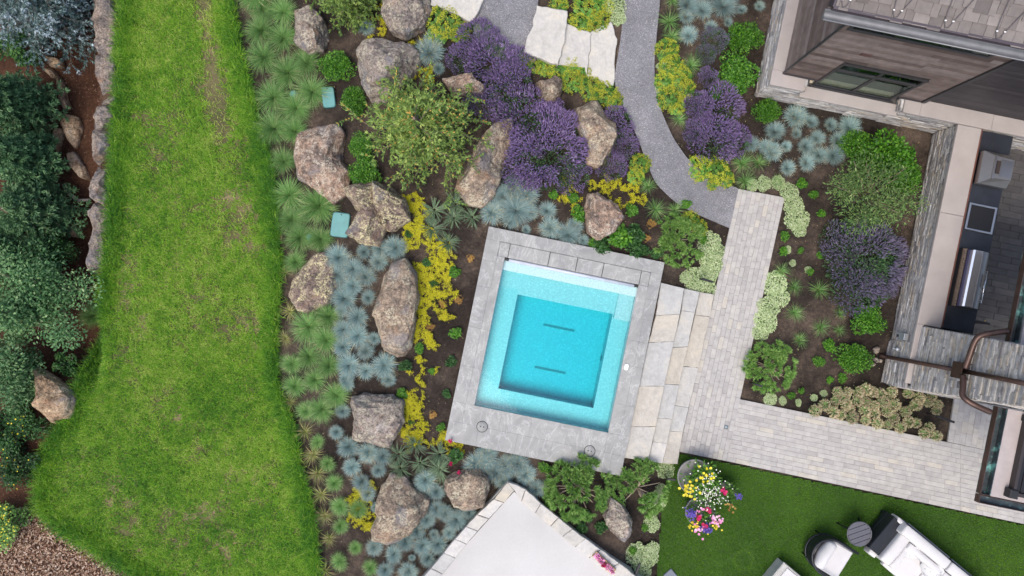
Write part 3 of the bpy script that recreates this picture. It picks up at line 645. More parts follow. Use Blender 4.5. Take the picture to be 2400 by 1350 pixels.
mb = MB(); mb.box(I[1]+.03, 2.809, I[3]-.1, .599, FZ, WZ-.17, tf=pl); mb.build('step', TILE, pool)
mb = MB(); mb.box(-.3, 2.81, .37, .6, FZ, WZ-.06, tf=pl); mb.build('cover_ledge', plain('pale_mosaic', (.55, .6, .63), .4, var=.2, nscale=30), pool)
m, t, b = nodes('pool_water'); o_ = t.nodes['Material Output']; t.nodes.remove(b)
tr = t.nodes.new('ShaderNodeBsdfTransparent'); gl = t.nodes.new('ShaderNodeBsdfGlossy'); gl.inputs['Roughness'].default_value = .03; fr = t.nodes.new('ShaderNodeFresnel'); fr.inputs[0].default_value = 1.33
mx = t.nodes.new('ShaderNodeMixShader'); t.links.new(fr.outputs[0], mx.inputs[0]); t.links.new(tr.outputs[0], mx.inputs[1]); t.links.new(gl.outputs[0], mx.inputs[2]); t.links.new(mx.outputs[0], o_.inputs[0])
bn = t.nodes.new('ShaderNodeBump'); bn.inputs['Strength'].default_value = .06; bn.inputs['Distance'].default_value = .02; t.links.new(noise(t, 6, coords(t), 3), bn.inputs['Height']); t.links.new(bn.outputs[0], gl.inputs['Normal'])
va = t.nodes.new('ShaderNodeVolumeAbsorption'); va.inputs[0].default_value = (.0, .915, .962, 1); va.inputs[1].default_value = 2.45; t.links.new(va.outputs[0], o_.inputs[1]); WATER = m
mb = MB(); mb.box(-.33, 2.84, -2.82, .63, FZ-.03, WZ, tf=pl); mb.build('water', WATER, pool)
mb = MB(); mb.tube([pl(-.2, .61, .4), pl(2.72, .61, .4)], .038, n=10); mb.build('cover_roller', plain('roller_white', (.45, .48, .54), .4), pool)
BLK = plain('black_plastic', (.015, .015, .017), .5)
for u in (-.25, 2.76):
    mb = MB(); mb.box(u-.05, u+.05, .585, .64, .36, .432, tf=pl, bev=.006); mb.build('roller_bracket', BLK, pool)
DRAIN = plain('drain_grate', (.06, .25, .27), .5)
for px, py in ((1310, 768), (1289, 867)):
    u, v = toUV(*W(px, py, FZ)[:2]); mb = MB()
    mb.box(u-.38, u+.38, v-.02, v+.02, FZ, FZ+.012, tf=pl, bev=.004)
    for k in range(25):
        a = u-.37+k*.03; mb.box(a, a+.014, v-.03, v+.03, FZ+.012, FZ+.018, tf=pl)
    mb.build('drain', DRAIN, pool)
u, v = toUV(*W(1402, 838, -.3)[:2]); mb = MB(); mb.box(I[1]-.012, I[1]+.01, v-.06, v+.06, -.36, -.2, tf=pl, bev=.004); mb.build('jet', DRAIN, pool)
for px, py in ((1130, 1000), (1382, 1057)):
    u, v = toUV(*W(px, py, CZ)[:2]); mb = MB(); mb.lathe([(0, .004), (.115, .004), (.118, .0), (.118, -.05)], pl(u, v, CZ+.002), 40, tint=.55)
    lid = mb.build('skimmer_lid', SLATE, pool)
    mb = MB(); mb.lathe([(.118, -.05), (.119, .003), (.131, .004), (.132, -.05)], pl(u, v, CZ+.001), 40); mb.build('lid_ring', BLK, lid)
    for s in (-.036, .036):
        mb = MB(); mb.lathe([(.0, .0085), (.014, .008), (.017, .0035)], pl(u+s, v, CZ), 14); mb.build('finger_hole', BLK, lid)
u, v = toUV(*W(1468, 860, CZ)[:2]); mb = MB(); a = np.linspace(0, 2*math.pi, 25)[:-1]
mb.prism([pl(u+.045*math.cos(q), v+.075*np.sign(math.sin(q))*abs(math.sin(q))**.6, 0)[:2] for q in a], CZ-.33, CZ-.33+.03, bev=.008); cb = mb.build('control_button', plain('white_plastic', (.8, .8, .8), .35), pool)
mb = MB(); mb.lathe([(0, .034), (.008, .033), (.009, .028)], pl(u, v, CZ), 10); mb.build('red_led', plain('red_dot', (.5, .05, .03), .4), cb)
# ================================================================ STONE STEPS, SLABS, PATIO
def stepmat(name, cols):
    m, t, b = nodes(name); cc = coords(t); c = ramp(t, cols, attr(t)); n1 = noise(t, 2.2, cc, 8, .65, .8); n2 = noise(t, 12, cc, 7, .7, .4); n3 = noise(t, 40, coords(t, 'Object', (1, .25, 1)), 4)
    c = mixc(t, c, ramp(t, [(.3, (.8, .79, .77)), (.5, (1, 1, 1)), (.72, (1.18, 1.12, 1.0))], n1), .9, 'MULTIPLY'); c = mixc(t, c, ramp(t, [(.3, (.85, .85, .85)), (.7, (1.12, 1.12, 1.12))], n2), .9, 'MULTIPLY')
    t.links.new(c, b.inputs['Base Color']); b.inputs['Roughness'].default_value = .75; bump(t, b, math_(t, 'ADD', n2, math_(t, 'MULTIPLY', n3, .5)), .5, .02); return m
QUARTZ = stepmat('quartzite', [(.36, .36, .352), (.385, .385, .372), (.41, .4, .372), (.41, .375, .315), (.47, .46, .44)])
WHITE_ST = stepmat('pale_sandstone', [(.39, .375, .335), (.43, .415, .385), (.46, .445, .4)])
def rough(poly, amp=.018, n=6):
    out = []
    for i in range(len(poly)):
        a, b_ = np.array(poly[i][:2]), np.array(poly[(i+1) % len(poly)][:2]); L = np.linalg.norm(b_-a); k = max(2, min(n, int(L/.1)))
        nn = np.array([-(b_-a)[1], (b_-a)[0]])/(L+1e-9)
        for j in range(k): out.append(a+(b_-a)*j/k+(nn*rs.normal()*amp if j else 0))
    return out
tr_l = lambda *p: p
T = {3: ([(1549, 662), (1537, 740), (1520, 803), (1498, 905), (1478, 1000), (1463, 1073)], [(1604, 676), (1594, 736), (1580, 800), (1557, 905), (1537, 1000), (1519, 1081)], .34, [.25, .65, .3, .8, .55, .45]),
     2: ([(1604, 676), (1597, 728), (1575, 815), (1556, 900), (1540, 980), (1530, 1035), (1519, 1081)], [(1640, 684), (1629, 732), (1612, 812), (1592, 902), (1575, 982), (1564, 1040), (1553, 1086)], .22, [.2, .35, .72, .3, .55, .98, .4]),
     1: ([(1640, 684), (1629, 738), (1601, 858), (1580, 950), (1568, 1010), (1553, 1086)], [(1674, 690), (1664, 742), (1637, 862), (1614, 955), (1601, 1012), (1588, 1088)], .115, [.62, .72, .5, .3, .6, .5])}
for k_, (A_, B_, z1, tints) in T.items():
    o = empty('stone_step', (*W((A_[2][0]+B_[2][0])/2, (A_[2][1]+B_[2][1])/2, 0)[:2], 0))
    tag(o, {3: 'widest stone step of pale slabs, against the pool surround', 2: 'middle stone step of pale slabs below the widest step', 1: 'lowest stone step with tan slabs, beside the paver walkway'}[k_], 'step', 'stone steps up to the pool')
    for i in range(len(A_)-1):
        q = [W(*A_[i], z1), W(*B_[i], z1), W(*B_[i+1], z1), W(*A_[i+1], z1)]; c0 = np.mean([p[:2] for p in q], 0)
        q = [np.array(p[:2])+(c0-np.array(p[:2]))*.006-np.array(o.location[:2]) for p in q]
        mb = MB(); mb.prism(rough(q, .003, 7), -.02, z1+rs.uniform(-.003, .003), tint=np.clip(tints[i % len(tints)], 0, 1), bev=.006); mb.build('slab', QUARTZ, o)
for pts, z, lab in (([(1258, 13), (1330, 26), (1325, 90), (1308, 152), (1297, 150), (1228, 122), (1236, 85), (1250, 60)], .17, 'long cream stone slab, highest of the slab steps by the gravel landing'),
                    ([(1328, 55), (1386, 78), (1380, 140), (1376, 175), (1372, 158), (1307, 152)], .09, 'grey-white stone slab in the middle of the slab steps'),
                    ([(1384, 76), (1432, 50), (1447, 92), (1440, 150), (1441, 175), (1434, 205), (1375, 178)], .05, 'cream stone slab with a pointed end touching the gravel path'),
                    ([(1000, -60), (1140, -60), (1135, -2), (1108, 52), (1050, 25), (1005, 10)], .12, 'cream stone slab cut by the top edge of the photo')):
    x, y, zg = W(*np.mean(pts, 0)); q = [(W(*p, None, z)[0]-x, W(*p, None, z)[1]-y) for p in pts]
    mb = MB(); mb.prism(rough(q, .012, 6), -.05, z+.02, tint=rs.uniform(.3, .9), bev=.015); o = mb.build('stone_slab', WHITE_ST, None, (x, y, zg)); tag(o, lab, 'slab', 'pale slab steps')
PZ = .6
patio = empty('raised_patio', (*W(1200, 1240, .3)[:2], .2)); ox, oy = patio.location[:2]
tag(patio, 'raised pale concrete terrace edged with white stone blocks', 'terrace')
def wl(px, py, z): p = W(px, py, z); return (p[0]-ox, p[1]-oy)
m, t, b = nodes('pale_concrete'); cc = coords(t); c = ramp(t, [(.3, (.37, .362, .348)), (.7, (.46, .453, .438))], noise(t, .5, cc, 7, .6)); c = mixc(t, c, ramp(t, [(.3, (.95, .95, .95)), (.7, (1.05, 1.05, 1.05))], noise(t, 30, cc, 5)), .9, 'MULTIPLY'); t.links.new(c, b.inputs['Base Color']); b.inputs['Roughness'].default_value = .6
mb = MB(); mb.prism([wl(1205, 1152, PZ-.04), wl(1360, 1288, PZ-.04), wl(1500, 1402, PZ-.04), wl(1500, 1500, PZ-.04), wl(890, 1500, PZ-.04)], -.1, PZ-.24); mb.build('terrace_floor', m, patio)
EL = [(1190, 1130), (1158, 1170), (1118, 1206), (1093, 1234), (1066, 1264), (1040, 1296), (1010, 1332), (975, 1372), (930, 1425)]; IL = [(1206, 1150), (1182, 1178), (1146, 1216), (1120, 1245), (1094, 1276), (1068, 1308), (1038, 1346), (1004, 1386), (960, 1440)]
ER = [(1190, 1130), (1232, 1147), (1268, 1180), (1310, 1213), (1342, 1240), (1372, 1262), (1408, 1288), (1452, 1320), (1490, 1350), (1540, 1390)]; IR = [(1206, 1150), (1222, 1176), (1254, 1203), (1290, 1234), (1318, 1258), (1347, 1283), (1380, 1308), (1418, 1338), (1456, 1370), (1506, 1410)]
for E_, I_ in ((EL, IL), (ER, IR)):
    for i in range(len(E_)-1):
        q = [np.array(wl(*p, PZ)) for p in (E_[i], E_[i+1], I_[i+1], I_[i])]; c0 = np.mean(q, 0)
        mb = MB(); mb.prism(rough([p+(c0-p)*.02 for p in q], .006, 4), PZ-.32, PZ-.2+rs.uniform(-.006, .006), tint=rs.choice([.55, .98, .9, .35, .7]), bev=.012); mb.build('coping_stone', QUARTZ, patio)
for E_, I_ in ((EL, IL), (ER, IR)):
    mb = MB(); mb.prism([wl(*p, PZ) for p in [E_[0], E_[-1], I_[-1], I_[0]]], -.4, PZ-.325, tint=.3)
    mb.build('wall', QUARTZ, patio)
# ================================================================ BOULDERS
import bmesh
def ico(k):
    bm = bmesh.new(); bmesh.ops.create_icosphere(bm, subdivisions=k, radius=1); V = np.array([v.co[:] for v in bm.verts]); F = np.array([[v.index for v in f.verts] for f in bm.faces]); bm.free(); return V, F
ICO = {k: ico(k) for k in (3, 4, 5, 6)}
RG = rockmat('grey_basalt', [(.1, .095, .095), (.21, .19, .18), (.32, .275, .24), (.46, .42, .39)], (.5, .46, .34), .17)
RR = rockmat('reddish_basalt', [(.1, .09, .085), (.22, .175, .15), (.36, .26, .195), (.5, .41, .34)], (.56, .5, .4), .16)
RT = rockmat('tan_basalt', [(.11, .095, .085), (.23, .19, .155), (.37, .295, .22), (.52, .45, .37)], (.55, .5, .36), .14)
RL = rockmat('lichen_basalt', [(.09, .075, .07), (.18, .14, .125), (.28, .22, .18), (.38, .33, .28)], (.62, .56, .32), .2, .3)
RS = rockmat('tan_sandstone', [(.16, .11, .075), (.34, .24, .155), (.48, .37, .25), (.52, .45, .37)], (.5, .4, .25), -.05, .1)
RW = rockmat('wall_rock', [(.13, .12, .12), (.22, .2, .19), (.33, .28, .235), (.42, .38, .33)], (.42, .37, .28), .0, .2)
def rock(name, out, h, mat, label, group, k=6, box=.72, cuts=7, seed=1, tilt=(0, 0), amp=.05, base=None, zc=None):
    rr = np.random.RandomState(seed); zc = h*.35 if zc is None else zc
    C = np.mean(out, 0); x0, y0, z0 = W(*C) if base is None else (*W(*C, base)[:2], base)
    if base is None: P = np.array([W(*p, None, zc)[:2] for p in out])
    else: P = np.array([W(*p, base+zc)[:2] for p in out])
    c = P.mean(0); P = P-c; V, F = ICO[k]; V = V.copy(); th = np.arctan2(V[:, 1], V[:, 0]); d = np.stack([np.cos(th), np.sin(th)], 1)
    r = np.zeros(len(V))
    for i in range(len(P)):
        a, b_ = P[i], P[(i+1) % len(P)]; e = b_-a; den = d[:, 0]*e[1]-d[:, 1]*e[0]; den = np.where(np.abs(den) < 1e-9, 1e-9, den)
        t_ = (a[0]*e[1]-a[1]*e[0])/den; s_ = (a[0]*d[:, 1]-a[1]*d[:, 0])/den
        r = np.where((s_ >= -1e-6) & (s_ <= 1+1e-6) & (t_ > 0), np.maximum(r, t_), r)
    rm = np.mean(r); rho = np.hypot(V[:, 0], V[:, 1])**box; zz = np.sign(V[:, 2])*np.abs(V[:, 2])**.8
    p = np.stack([rho*np.cos(th), rho*np.sin(th), zz], 1)
    for _ in range(cuts):
        n = rr.normal(size=3); n[2] = abs(n[2])*1.1+.15; n /= np.linalg.norm(n); pr = p@n; lim = np.max(pr)*rr.uniform(.7, .92)
        p = p-np.maximum(0, pr-lim)[:, None]*n*.93
    q = p*np.array([rm, rm, h])
    disp = (vn3(q, 2.2/rm, seed)-.5)*amp*1.6+(vn3(q, 6/rm, seed+1)-.5)*amp*1.1-np.abs(vn3(q, 3.1/rm, seed+7)-.5)*amp*1.2+(vn3(q, 16/rm, seed+2)-.5)*amp*.35+(vn3(q, 40/rm, seed+3)-.5)*amp*.16
    scl = (r/rm)[:, None]
    q = np.stack([p[:, 0]*r, p[:, 1]*r, p[:, 2]*h*.78], 1)+p/(np.linalg.norm(p, axis=1, keepdims=True))*(disp*rm*1.3)[:, None]
    q[:, 2] += h*.22+q[:, 0]*tilt[0]+q[:, 1]*tilt[1]
    mb = MB(); mb.add(q, F, smooth=True); o = mb.build(name, mat, None, (c[0], c[1], z0)); tag(o, label, 'boulder', group); return o
GB = 'boulders of the rock garden'
BL = [
 ([(690, 25), (730, 13), (757, 40), (770, 88), (757, 116), (720, 124), (690, 102), (682, 60)], .55, RG, 'pale streaked grey boulder among green tufts, uppermost on the left'),
 ([(893, -35), (1008, -35), (1011, 20), (990, 62), (950, 93), (915, 76), (896, 45)], .6, RG, 'dark grey boulder cut by the top edge, beside the cream slab'),
 ([(850, 98), (900, 92), (960, 100), (986, 115), (984, 150), (965, 172), (940, 205), (930, 228), (895, 245), (865, 236), (845, 182), (832, 150), (834, 118)], .75, RG, 'big grey boulder pitted with dark round holes, above the olive larch'),
 ([(700, 315), (740, 298), (790, 289), (806, 310), (802, 360), (817, 400), (812, 450), (777, 478), (740, 447), (700, 420), (692, 370)], .7, RR, 'big reddish boulder left of the olive larch'),
 ([(1203, 272), (1209, 320), (1182, 400), (1162, 457), (1130, 487), (1098, 481), (1066, 440), (1073, 410), (1108, 350), (1140, 305), (1172, 280)], .75, RT, 'long leaning slab boulder between the larch and the lavender'),
 ([(1343, 243), (1400, 234), (1416, 260), (1442, 295), (1453, 330), (1442, 366), (1402, 393), (1374, 386), (1370, 340), (1345, 290)], .75, RT, 'tan and grey boulder rising out of the purple lavender'),
 ([(1254, 192), (1300, 177), (1319, 190), (1320, 226), (1295, 242), (1260, 233)], .5, RT, 'small brown boulder in the lavender below the slab steps'),
 ([(1035, 185), (1110, 172), (1142, 200), (1130, 222), (1060, 222)], .5, RR, 'low reddish boulder half hidden between larch and lavender'),
 ([(814, 445), (845, 432), (882, 430), (890, 470), (882, 495), (845, 502), (828, 490)], .62, RL, 'upper left block of the split boulder, crusted with lichen'),
 ([(828, 505), (850, 492), (882, 492), (900, 530), (885, 574), (840, 566), (818, 546)], .58, RL, 'lower block of the split boulder, yellow lichen on its face'),
 ([(878, 430), (917, 440), (946, 470), (956, 512), (925, 534), (893, 535), (880, 490)], .66, RL, 'right block of the split boulder beside the yellow stonecrop'),
 ([(758, 592), (780, 615), (786, 680), (771, 715), (715, 736), (697, 731), (682, 695), (689, 655), (704, 620), (735, 596)], .5, RL, 'dark boulder dusted with pale lichen, left of the blue fescue'),
 ([(952, 604), (975, 640), (979, 700), (971, 760), (963, 820), (946, 847), (925, 851), (895, 826), (882, 780), (874, 740), (879, 690), (894, 645), (922, 610)], .75, RT, 'long upright brown boulder beside the yellow stonecrop'),
 ([(824, 930), (850, 924), (915, 929), (944, 938), (946, 990), (922, 1030), (912, 1053), (870, 1045), (824, 1033), (821, 980)], .65, RG, 'square mottled boulder left of the yellow stonecrop strip'),
 ([(913, 1111), (950, 1119), (967, 1150), (1007, 1172), (1001, 1200), (971, 1241), (940, 1271), (905, 1281), (872, 1266), (869, 1240), (886, 1208), (880, 1180), (890, 1140)], .6, RT, 'two-lobed tan boulder above the lower fescue tufts'),
 ([(1039, 1120), (1060, 1106), (1125, 1102), (1146, 1120), (1148, 1142), (1136, 1186), (1110, 1193), (1055, 1194), (1039, 1165)], .55, RT, 'blunt tan boulder beside the raised terrace edge'),
 ([(1430, 1163), (1456, 1178), (1483, 1215), (1476, 1250), (1463, 1268), (1430, 1246), (1412, 1215)], .5, RG, 'wedge-shaped grey boulder between two mugo pines'),
 ([(1378, 450), (1402, 448), (1441, 475), (1464, 510), (1440, 546), (1400, 563), (1377, 545), (1371, 490)], .6, RR, 'angular tan boulder above the pool surround'),
]
BOX_ = {4: .85, 13: .55, 12: .8}
for i, (o_, h_, m_, l_) in enumerate(BL): rock('boulder', o_, h_, m_, l_, GB, 6, BOX_.get(i, .68), 8, 11+i*7)
sp_ = [o for o in SC.objects if 'split boulder' in o.get('label', '')]
sb_ = empty('boulder', (*W(885, 505)[:2], float(H(*W(885, 505)[:2])))); tag(sb_, 'lichen-crusted split boulder in three blocks beside the clean teal valve lid', 'boulder', GB)
for o_ in sp_:
    o_.name = 'rock_block'; o_.location = o_.location-sb_.location; o_.parent = sb_; o_.scale = (1.16, 1.14, 1.05)
    for k_ in ('label', 'category', 'group'): del o_[k_]
rock('boulder', [(105, 855), (140, 880), (176, 930), (161, 985), (110, 994), (82, 960), (90, 900)], .5, RS, 'lone pinkish boulder with mulch on top at the lawn corner', 'boulders below the lawn', 6, .6, 8, 301)
GW = 'boulders of the low wall along the lawn'
WL = [([(217, -30), (272, -30), (277, 30), (272, 52), (240, 56), (217, 45)], 'lavender-grey wall boulder at the top edge, beside the lawn'),
 ([(222, 56), (262, 52), (280, 110), (268, 128), (240, 135), (224, 108)], 'wall boulder with tan streaks, second down the lawn edge'),
 ([(224, 142), (265, 138), (277, 160), (274, 215), (240, 220), (222, 160)], 'broad smooth grey wall boulder, third down the lawn edge'),
 ([(234, 218), (268, 214), (276, 232), (268, 248), (240, 243)], 'small mottled wall boulder wedged under the broad grey one'),
 ([(224, 245), (262, 250), (269, 275), (240, 300), (222, 306)], 'triangular grey wall boulder above the long tan one'),
 ([(217, 305), (262, 306), (266, 340), (244, 380), (222, 378)], 'grey wall boulder with a tan lower face, beside dark mulch'),
 ([(218, 395), (258, 398), (258, 440), (240, 475), (214, 470), (212, 430)], 'grey wall boulder at mid height of the lawn edge'),
 ([(204, 500), (222, 485), (255, 495), (252, 530), (225, 540), (206, 525)], 'rounded grey wall boulder second from the wall end'),
 ([(218, 540), (244, 548), (247, 615), (212, 623), (202, 612), (205, 570)], 'tapered brown-grey boulder ending the wall')]
for i, (o_, l_) in enumerate(WL):
    c_ = np.mean(o_, 0); o_ = [tuple(c_+(np.array(p)-c_)*np.array([1.18, 1.5])+np.array([2, 0])) for p in o_]
    rock('boulder', o_, .86, RW, l_, GW, 6, .5, 6, 501+i, base=-.62, zc=.62)
LW = [([(92, 85), (108, 140), (146, 140), (148, 160), (120, 158), (95, 130)], 'curved tan slab rock under the blue spruce'), ([(136, 172), (150, 200), (155, 235), (168, 255), (150, 260), (137, 230)], 'narrow tan rock half buried in red mulch'),
 ([(146, 263), (185, 275), (192, 300), (178, 352), (160, 330), (145, 290)], 'flat tan rock with mulch on it, beside dark pines'), ([(156, 358), (176, 355), (200, 395), (210, 425), (190, 418), (165, 390)], 'thin tan rock lying lower in the mulch'),
 ([(70, 205), (92, 206), (92, 235), (72, 232)], 'small rust-coloured stone at the pine edge'), ([(100, 297), (112, 296), (112, 313), (102, 313)], 'tiny pale stone alone in the dark mulch'),
 ([(130, 300), (150, 300), (138, 345), (133, 370), (125, 330)], 'slim dark tan rock left of the flat tan rock'), ([(100, 160), (118, 158), (138, 182), (126, 186)], 'small tan stone below the curved slab rock'), ([(165, 530), (186, 530), (182, 556), (168, 556)], 'small brown stone beside the wall end')]
for i, (o_, l_) in enumerate(LW): rock('rock', o_, .22, RS, l_, 'loose rocks below the lawn wall', 4, .6, 5, 701+i)
for o_ in [o for o in SC.objects if o.name.startswith('rock') and not o.parent]: o_['category'] = 'rock'
# ================================================================ PLANTS
FES = [me_tuft('fescue', ML['fescue'], 680, .3, .026, core=.3, rr=(.6, .95)) for _ in range(3)]+[me_tuft('fescue', ML['fescue'], 680, .3, .026, core=.3, rr=(.6, .95), seeds=26)]
MOOR = [me_tuft('moor', ML['moor'], 640, .5, .022, core=.26, rr=(.6, 1.15)) for _ in range(3)]
DRY = [me_tuft('dry', ML['dry'], 90, .7, .035, rr=(.6, 1.5), core=.1) for _ in range(3)]
SPARSE = [me_tuft('sparse', ML['moor'], 120, .6, .03, rr=(.7, 1.4), core=.1) for _ in range(2)]
GB_ = 'green grass tufts along the lawn'; GF = 'blue fescue tufts'
green = [(613,20,34),(663,27,36),(610,70,36),(663,87,36),(617,133,36),(673,170,36),(717,147,32),(640,227,36),(693,253,36),(730,213,36),(640,300,36),(690,307,36),(663,377,34),(677,457,34),(747,482,44),(683,515,34),(703,557,34),(750,560,36),(692,613,28),(723,767,38),(770,742,30),(763,797,32),(723,837,28),(683,853,26),(770,857,30),(737,890,30),(690,905,28),(787,927,34),(717,963,24),(753,960,30),(743,1037,18),(767,1087,20),(783,1133,20),(797,1187,22),(840,1193,24),(797,1233,19),(833,1285,18),(795,1317,20),(867,1332,18),(595,-10,34),(625,-30,34),(215,740,28)]
for i, (px, py, r) in enumerate(green):
    o = inst('grass_tuft', MOOR[i % 3], px, py, r*1.0, .05, .8); auto(o, px, py, ('large ' if r >= 36 else 'small ' if r < 25 else '')+'soft green grass tuft', 'grass', GB_)
for i, (px, py, r) in enumerate([(678,942,24),(713,1012,24),(733,1067,24),(743,1110,26),(752,1160,24),(760,1210,24),(770,1263,24),(760,1340,22),(668,793,22),(678,730,22),(667,637,20)]):
    o = inst('dry_grass_tuft', DRY[i % 3], px, py, r, .05, .7); auto(o, px, py, 'thin straw-yellow grass tuft', 'grass', 'dry grass tufts beside the lawn')
for i, (px, py, r) in enumerate([(1570,50,30),(1577,84,20),(1577,0,24),(1620,153,28),(1592,280,20),(1740,382,30),(1780,382,26),(1747,423,26),(1822,425,20),(1537,490,28),(1583,492,26),(1520,437,24),(1832,635,22),(1863,673,24),(1920,680,27),(1863,733,24),(1968,735,20),(1925,767,22),(1968,775,18),(1875,797,22)]):
    o = inst('grass_tuft', SPARSE[i % 2], px, py, r, .05, .8); auto(o, px, py, 'spiky loose green grass tuft', 'grass', 'loose grass tufts in the house beds')
blue = [(1007,123,35),(1013,92,22),(1028,160,16),(857,63,20),(1612,10,30),(1610,38,20),(1648,23,27),(1697,13,30),(1615,82,23),(1740,22,13),(1782,13,14),(1667,63,16),(1707,50,13),(1763,337,22),(1797,343,20),(1865,273,27),(1902,285,18),(1948,292,17),(1992,297,27),(1817,307,24),(1868,312,14),(1917,322,20),(1965,328,25),(1890,343,24),(1843,342,15),(1810,355,26),(1922,363,20),(1955,363,22),(1892,380,22),(1847,393,18),
 (1233,455,36),(1205,440,28),(1210,493,36),(1243,497,22),(1283,493,20),(1290,533,27),(1333,550,26),(1348,530,20),(1233,538,12),(1367,563,15),(1153,497,28),(1180,460,30),(1197,517,22),
 (928,580,30),(853,590,18),(887,613,27),(890,583,22),(793,603,32),(787,643,28),(827,630,25),(857,647,25),(827,670,25),(807,700,27),(863,697,18),(837,743,25),(800,727,18),(803,773,25),(837,787,27),(877,793,17),(803,813,26),(857,823,20),(817,857,30),(857,870,20),(900,857,30),(810,890,18),(910,890,18),(813,903,16),(803,963,17),(788,1013,18),(817,1047,28),(863,1060,28),(897,1070,22),(825,1095,22),(887,1102,17),(847,1130,25),(862,1157,18),(880,1190,13),(997,1127,28),(1023,1153,22),(1023,1193,24),(1043,1203,20),(1000,1220,20),(1070,1220,25),(1100,1203,18),(977,1247,18),(1017,1253,14),(1053,1250,16),(950,1270,25),(990,1280,22),(1027,1277,22),(877,1283,24),(923,1300,24),(1003,1310,20),(965,1308,9),(903,1337,20),(957,1340,25),
 (1120,1087,32),(1140,1070,28),(1163,1107,28),(1187,1093,26),(1213,1087,28),(1233,1113,28),(1257,1147,22),(1180,1128,24)]
for i, (px, py, r) in enumerate(blue):
    sd = (py > 1060 and px > 1100) or i % 5 == 0
    o = inst('blue_fescue', FES[3] if sd else FES[i % 3], px, py, r*1.02, .05, .85); auto(o, px, py, ('wide ' if r >= 28 else 'tiny ' if r < 16 else '')+'blue-grey fescue tuft'+(' with straw seed heads' if sd else ''), 'fescue', GF)
STRAP = [me_strap('strap') for _ in range(3)]
for i, (px, py) in enumerate([(1017,490),(1067,477),(1063,510),(1107,507),(1013,533),(1050,567),(933,1067),(973,1043),(1030,1067),(983,1087),(937,1100),(1030,1103)]):
    o = inst('variegated_iris', STRAP[i % 3], px, py, 31, .1, .8); auto(o, px, py, 'dark strappy plant with white leaf edges', 'plant', 'strappy white-edged plants')
SHR = [me_shrub('shrub', [ML['lush'], ML['wood']], 3000, .095) for _ in range(3)]
GS = 'bright green rounded shrubs'
for i, (px, py, r, hs) in enumerate([(782,150,50,.9),(830,228,42,.9),(850,395,52,.9),(840,340,34,.9),(1752,75,50,1),(1733,165,58,1),(1800,255,42,1),(1690,205,24,.8),(2048,752,50,1),(2012,845,48,1),(2045,335,52,1.1),(2095,370,82,1.1),(2150,400,50,1)]):
    big = i == 11; zc = .75 if i > 9 else .35
    o = inst('shrub', SHR[i % 3], px, py, r, zc, hs)
    if big: tag(o, 'large glossy green shrub at the corner of house and kitchen wall', 'shrub', GS)
    else: auto(o, px, py, ('broad ' if r >= 50 else '')+'bright green leafy shrub', 'shrub', GS)
SMA = [me_shrub('mound', [ML['dark'], ML['wood']], 420, .3, 6, .8, .5) for _ in range(2)]; SMB = [me_shrub('mound', [ML['lush'], ML['wood']], 420, .3, 6, .8, .5) for _ in range(2)]
for i, (px, py, r) in enumerate([(1453,560,34),(1490,545,28),(1415,575,26),(1395,572,16),(1480,582,30),(1510,590,16),(1063,640,18),(1000,613,13),(1017,667,12),(982,817,15),(1053,847,16),(950,860,18),(940,920,17),(1047,923,13),(963,990,10),(1032,1003,11),(958,547,12),(1073,1070,22),(1287,1183,21),(1367,1243,17),(1413,1240,17),(1277,1097,17),(1380,1212,15),(1540,593,17),(1485,490,18)]):
    o = inst('green_mound', SMA[i % 2] if i % 3 else SMB[i % 2], px, py, r, .1, .8); auto(o, px, py, ('small ' if r < 15 else '')+'dark green leafy mound', 'plant', 'small dark green plants in the rock garden')
for i, (px, py, r) in enumerate([(1880,433,19),(1842,553,13),(1837,587,14),(1880,587,9),(1903,635,12),(1925,598,9),(1943,813,21),(1922,848,14),(1947,890,13),(1977,887,15),(1882,918,10),(1857,928,11),(1347,460,19),(1357,500,22),(1300,457,13),(1067,780,17),(1012,870,10),(1513,1240,10),(1483,1293,13),(1650,560,12),(1610,480,16),(1910,455,12),(1930,500,14)]):
    o = inst('green_mound', SMB[i % 2], px, py, r, .1, .8); auto(o, px, py, ('small ' if r < 13 else '')+'fresh green leafy plant', 'plant', 'fresh green small plants')
RUST = [me_shrub('rust', [ML['rust'], ML['wood']], 260, .26, 6, .5, .3)]
for px, py, r in [(1100,603,15),(1077,700,16),(1525,527,15),(1515,560,14),(1013,970,14),(1040,712,14),(1008,770,14)]:
    o = inst('dried_plant', RUST[0], px, py, r, .05, .6); auto(o, px, py, 'rust-brown dried little plant', 'plant', 'rusty dried plants')
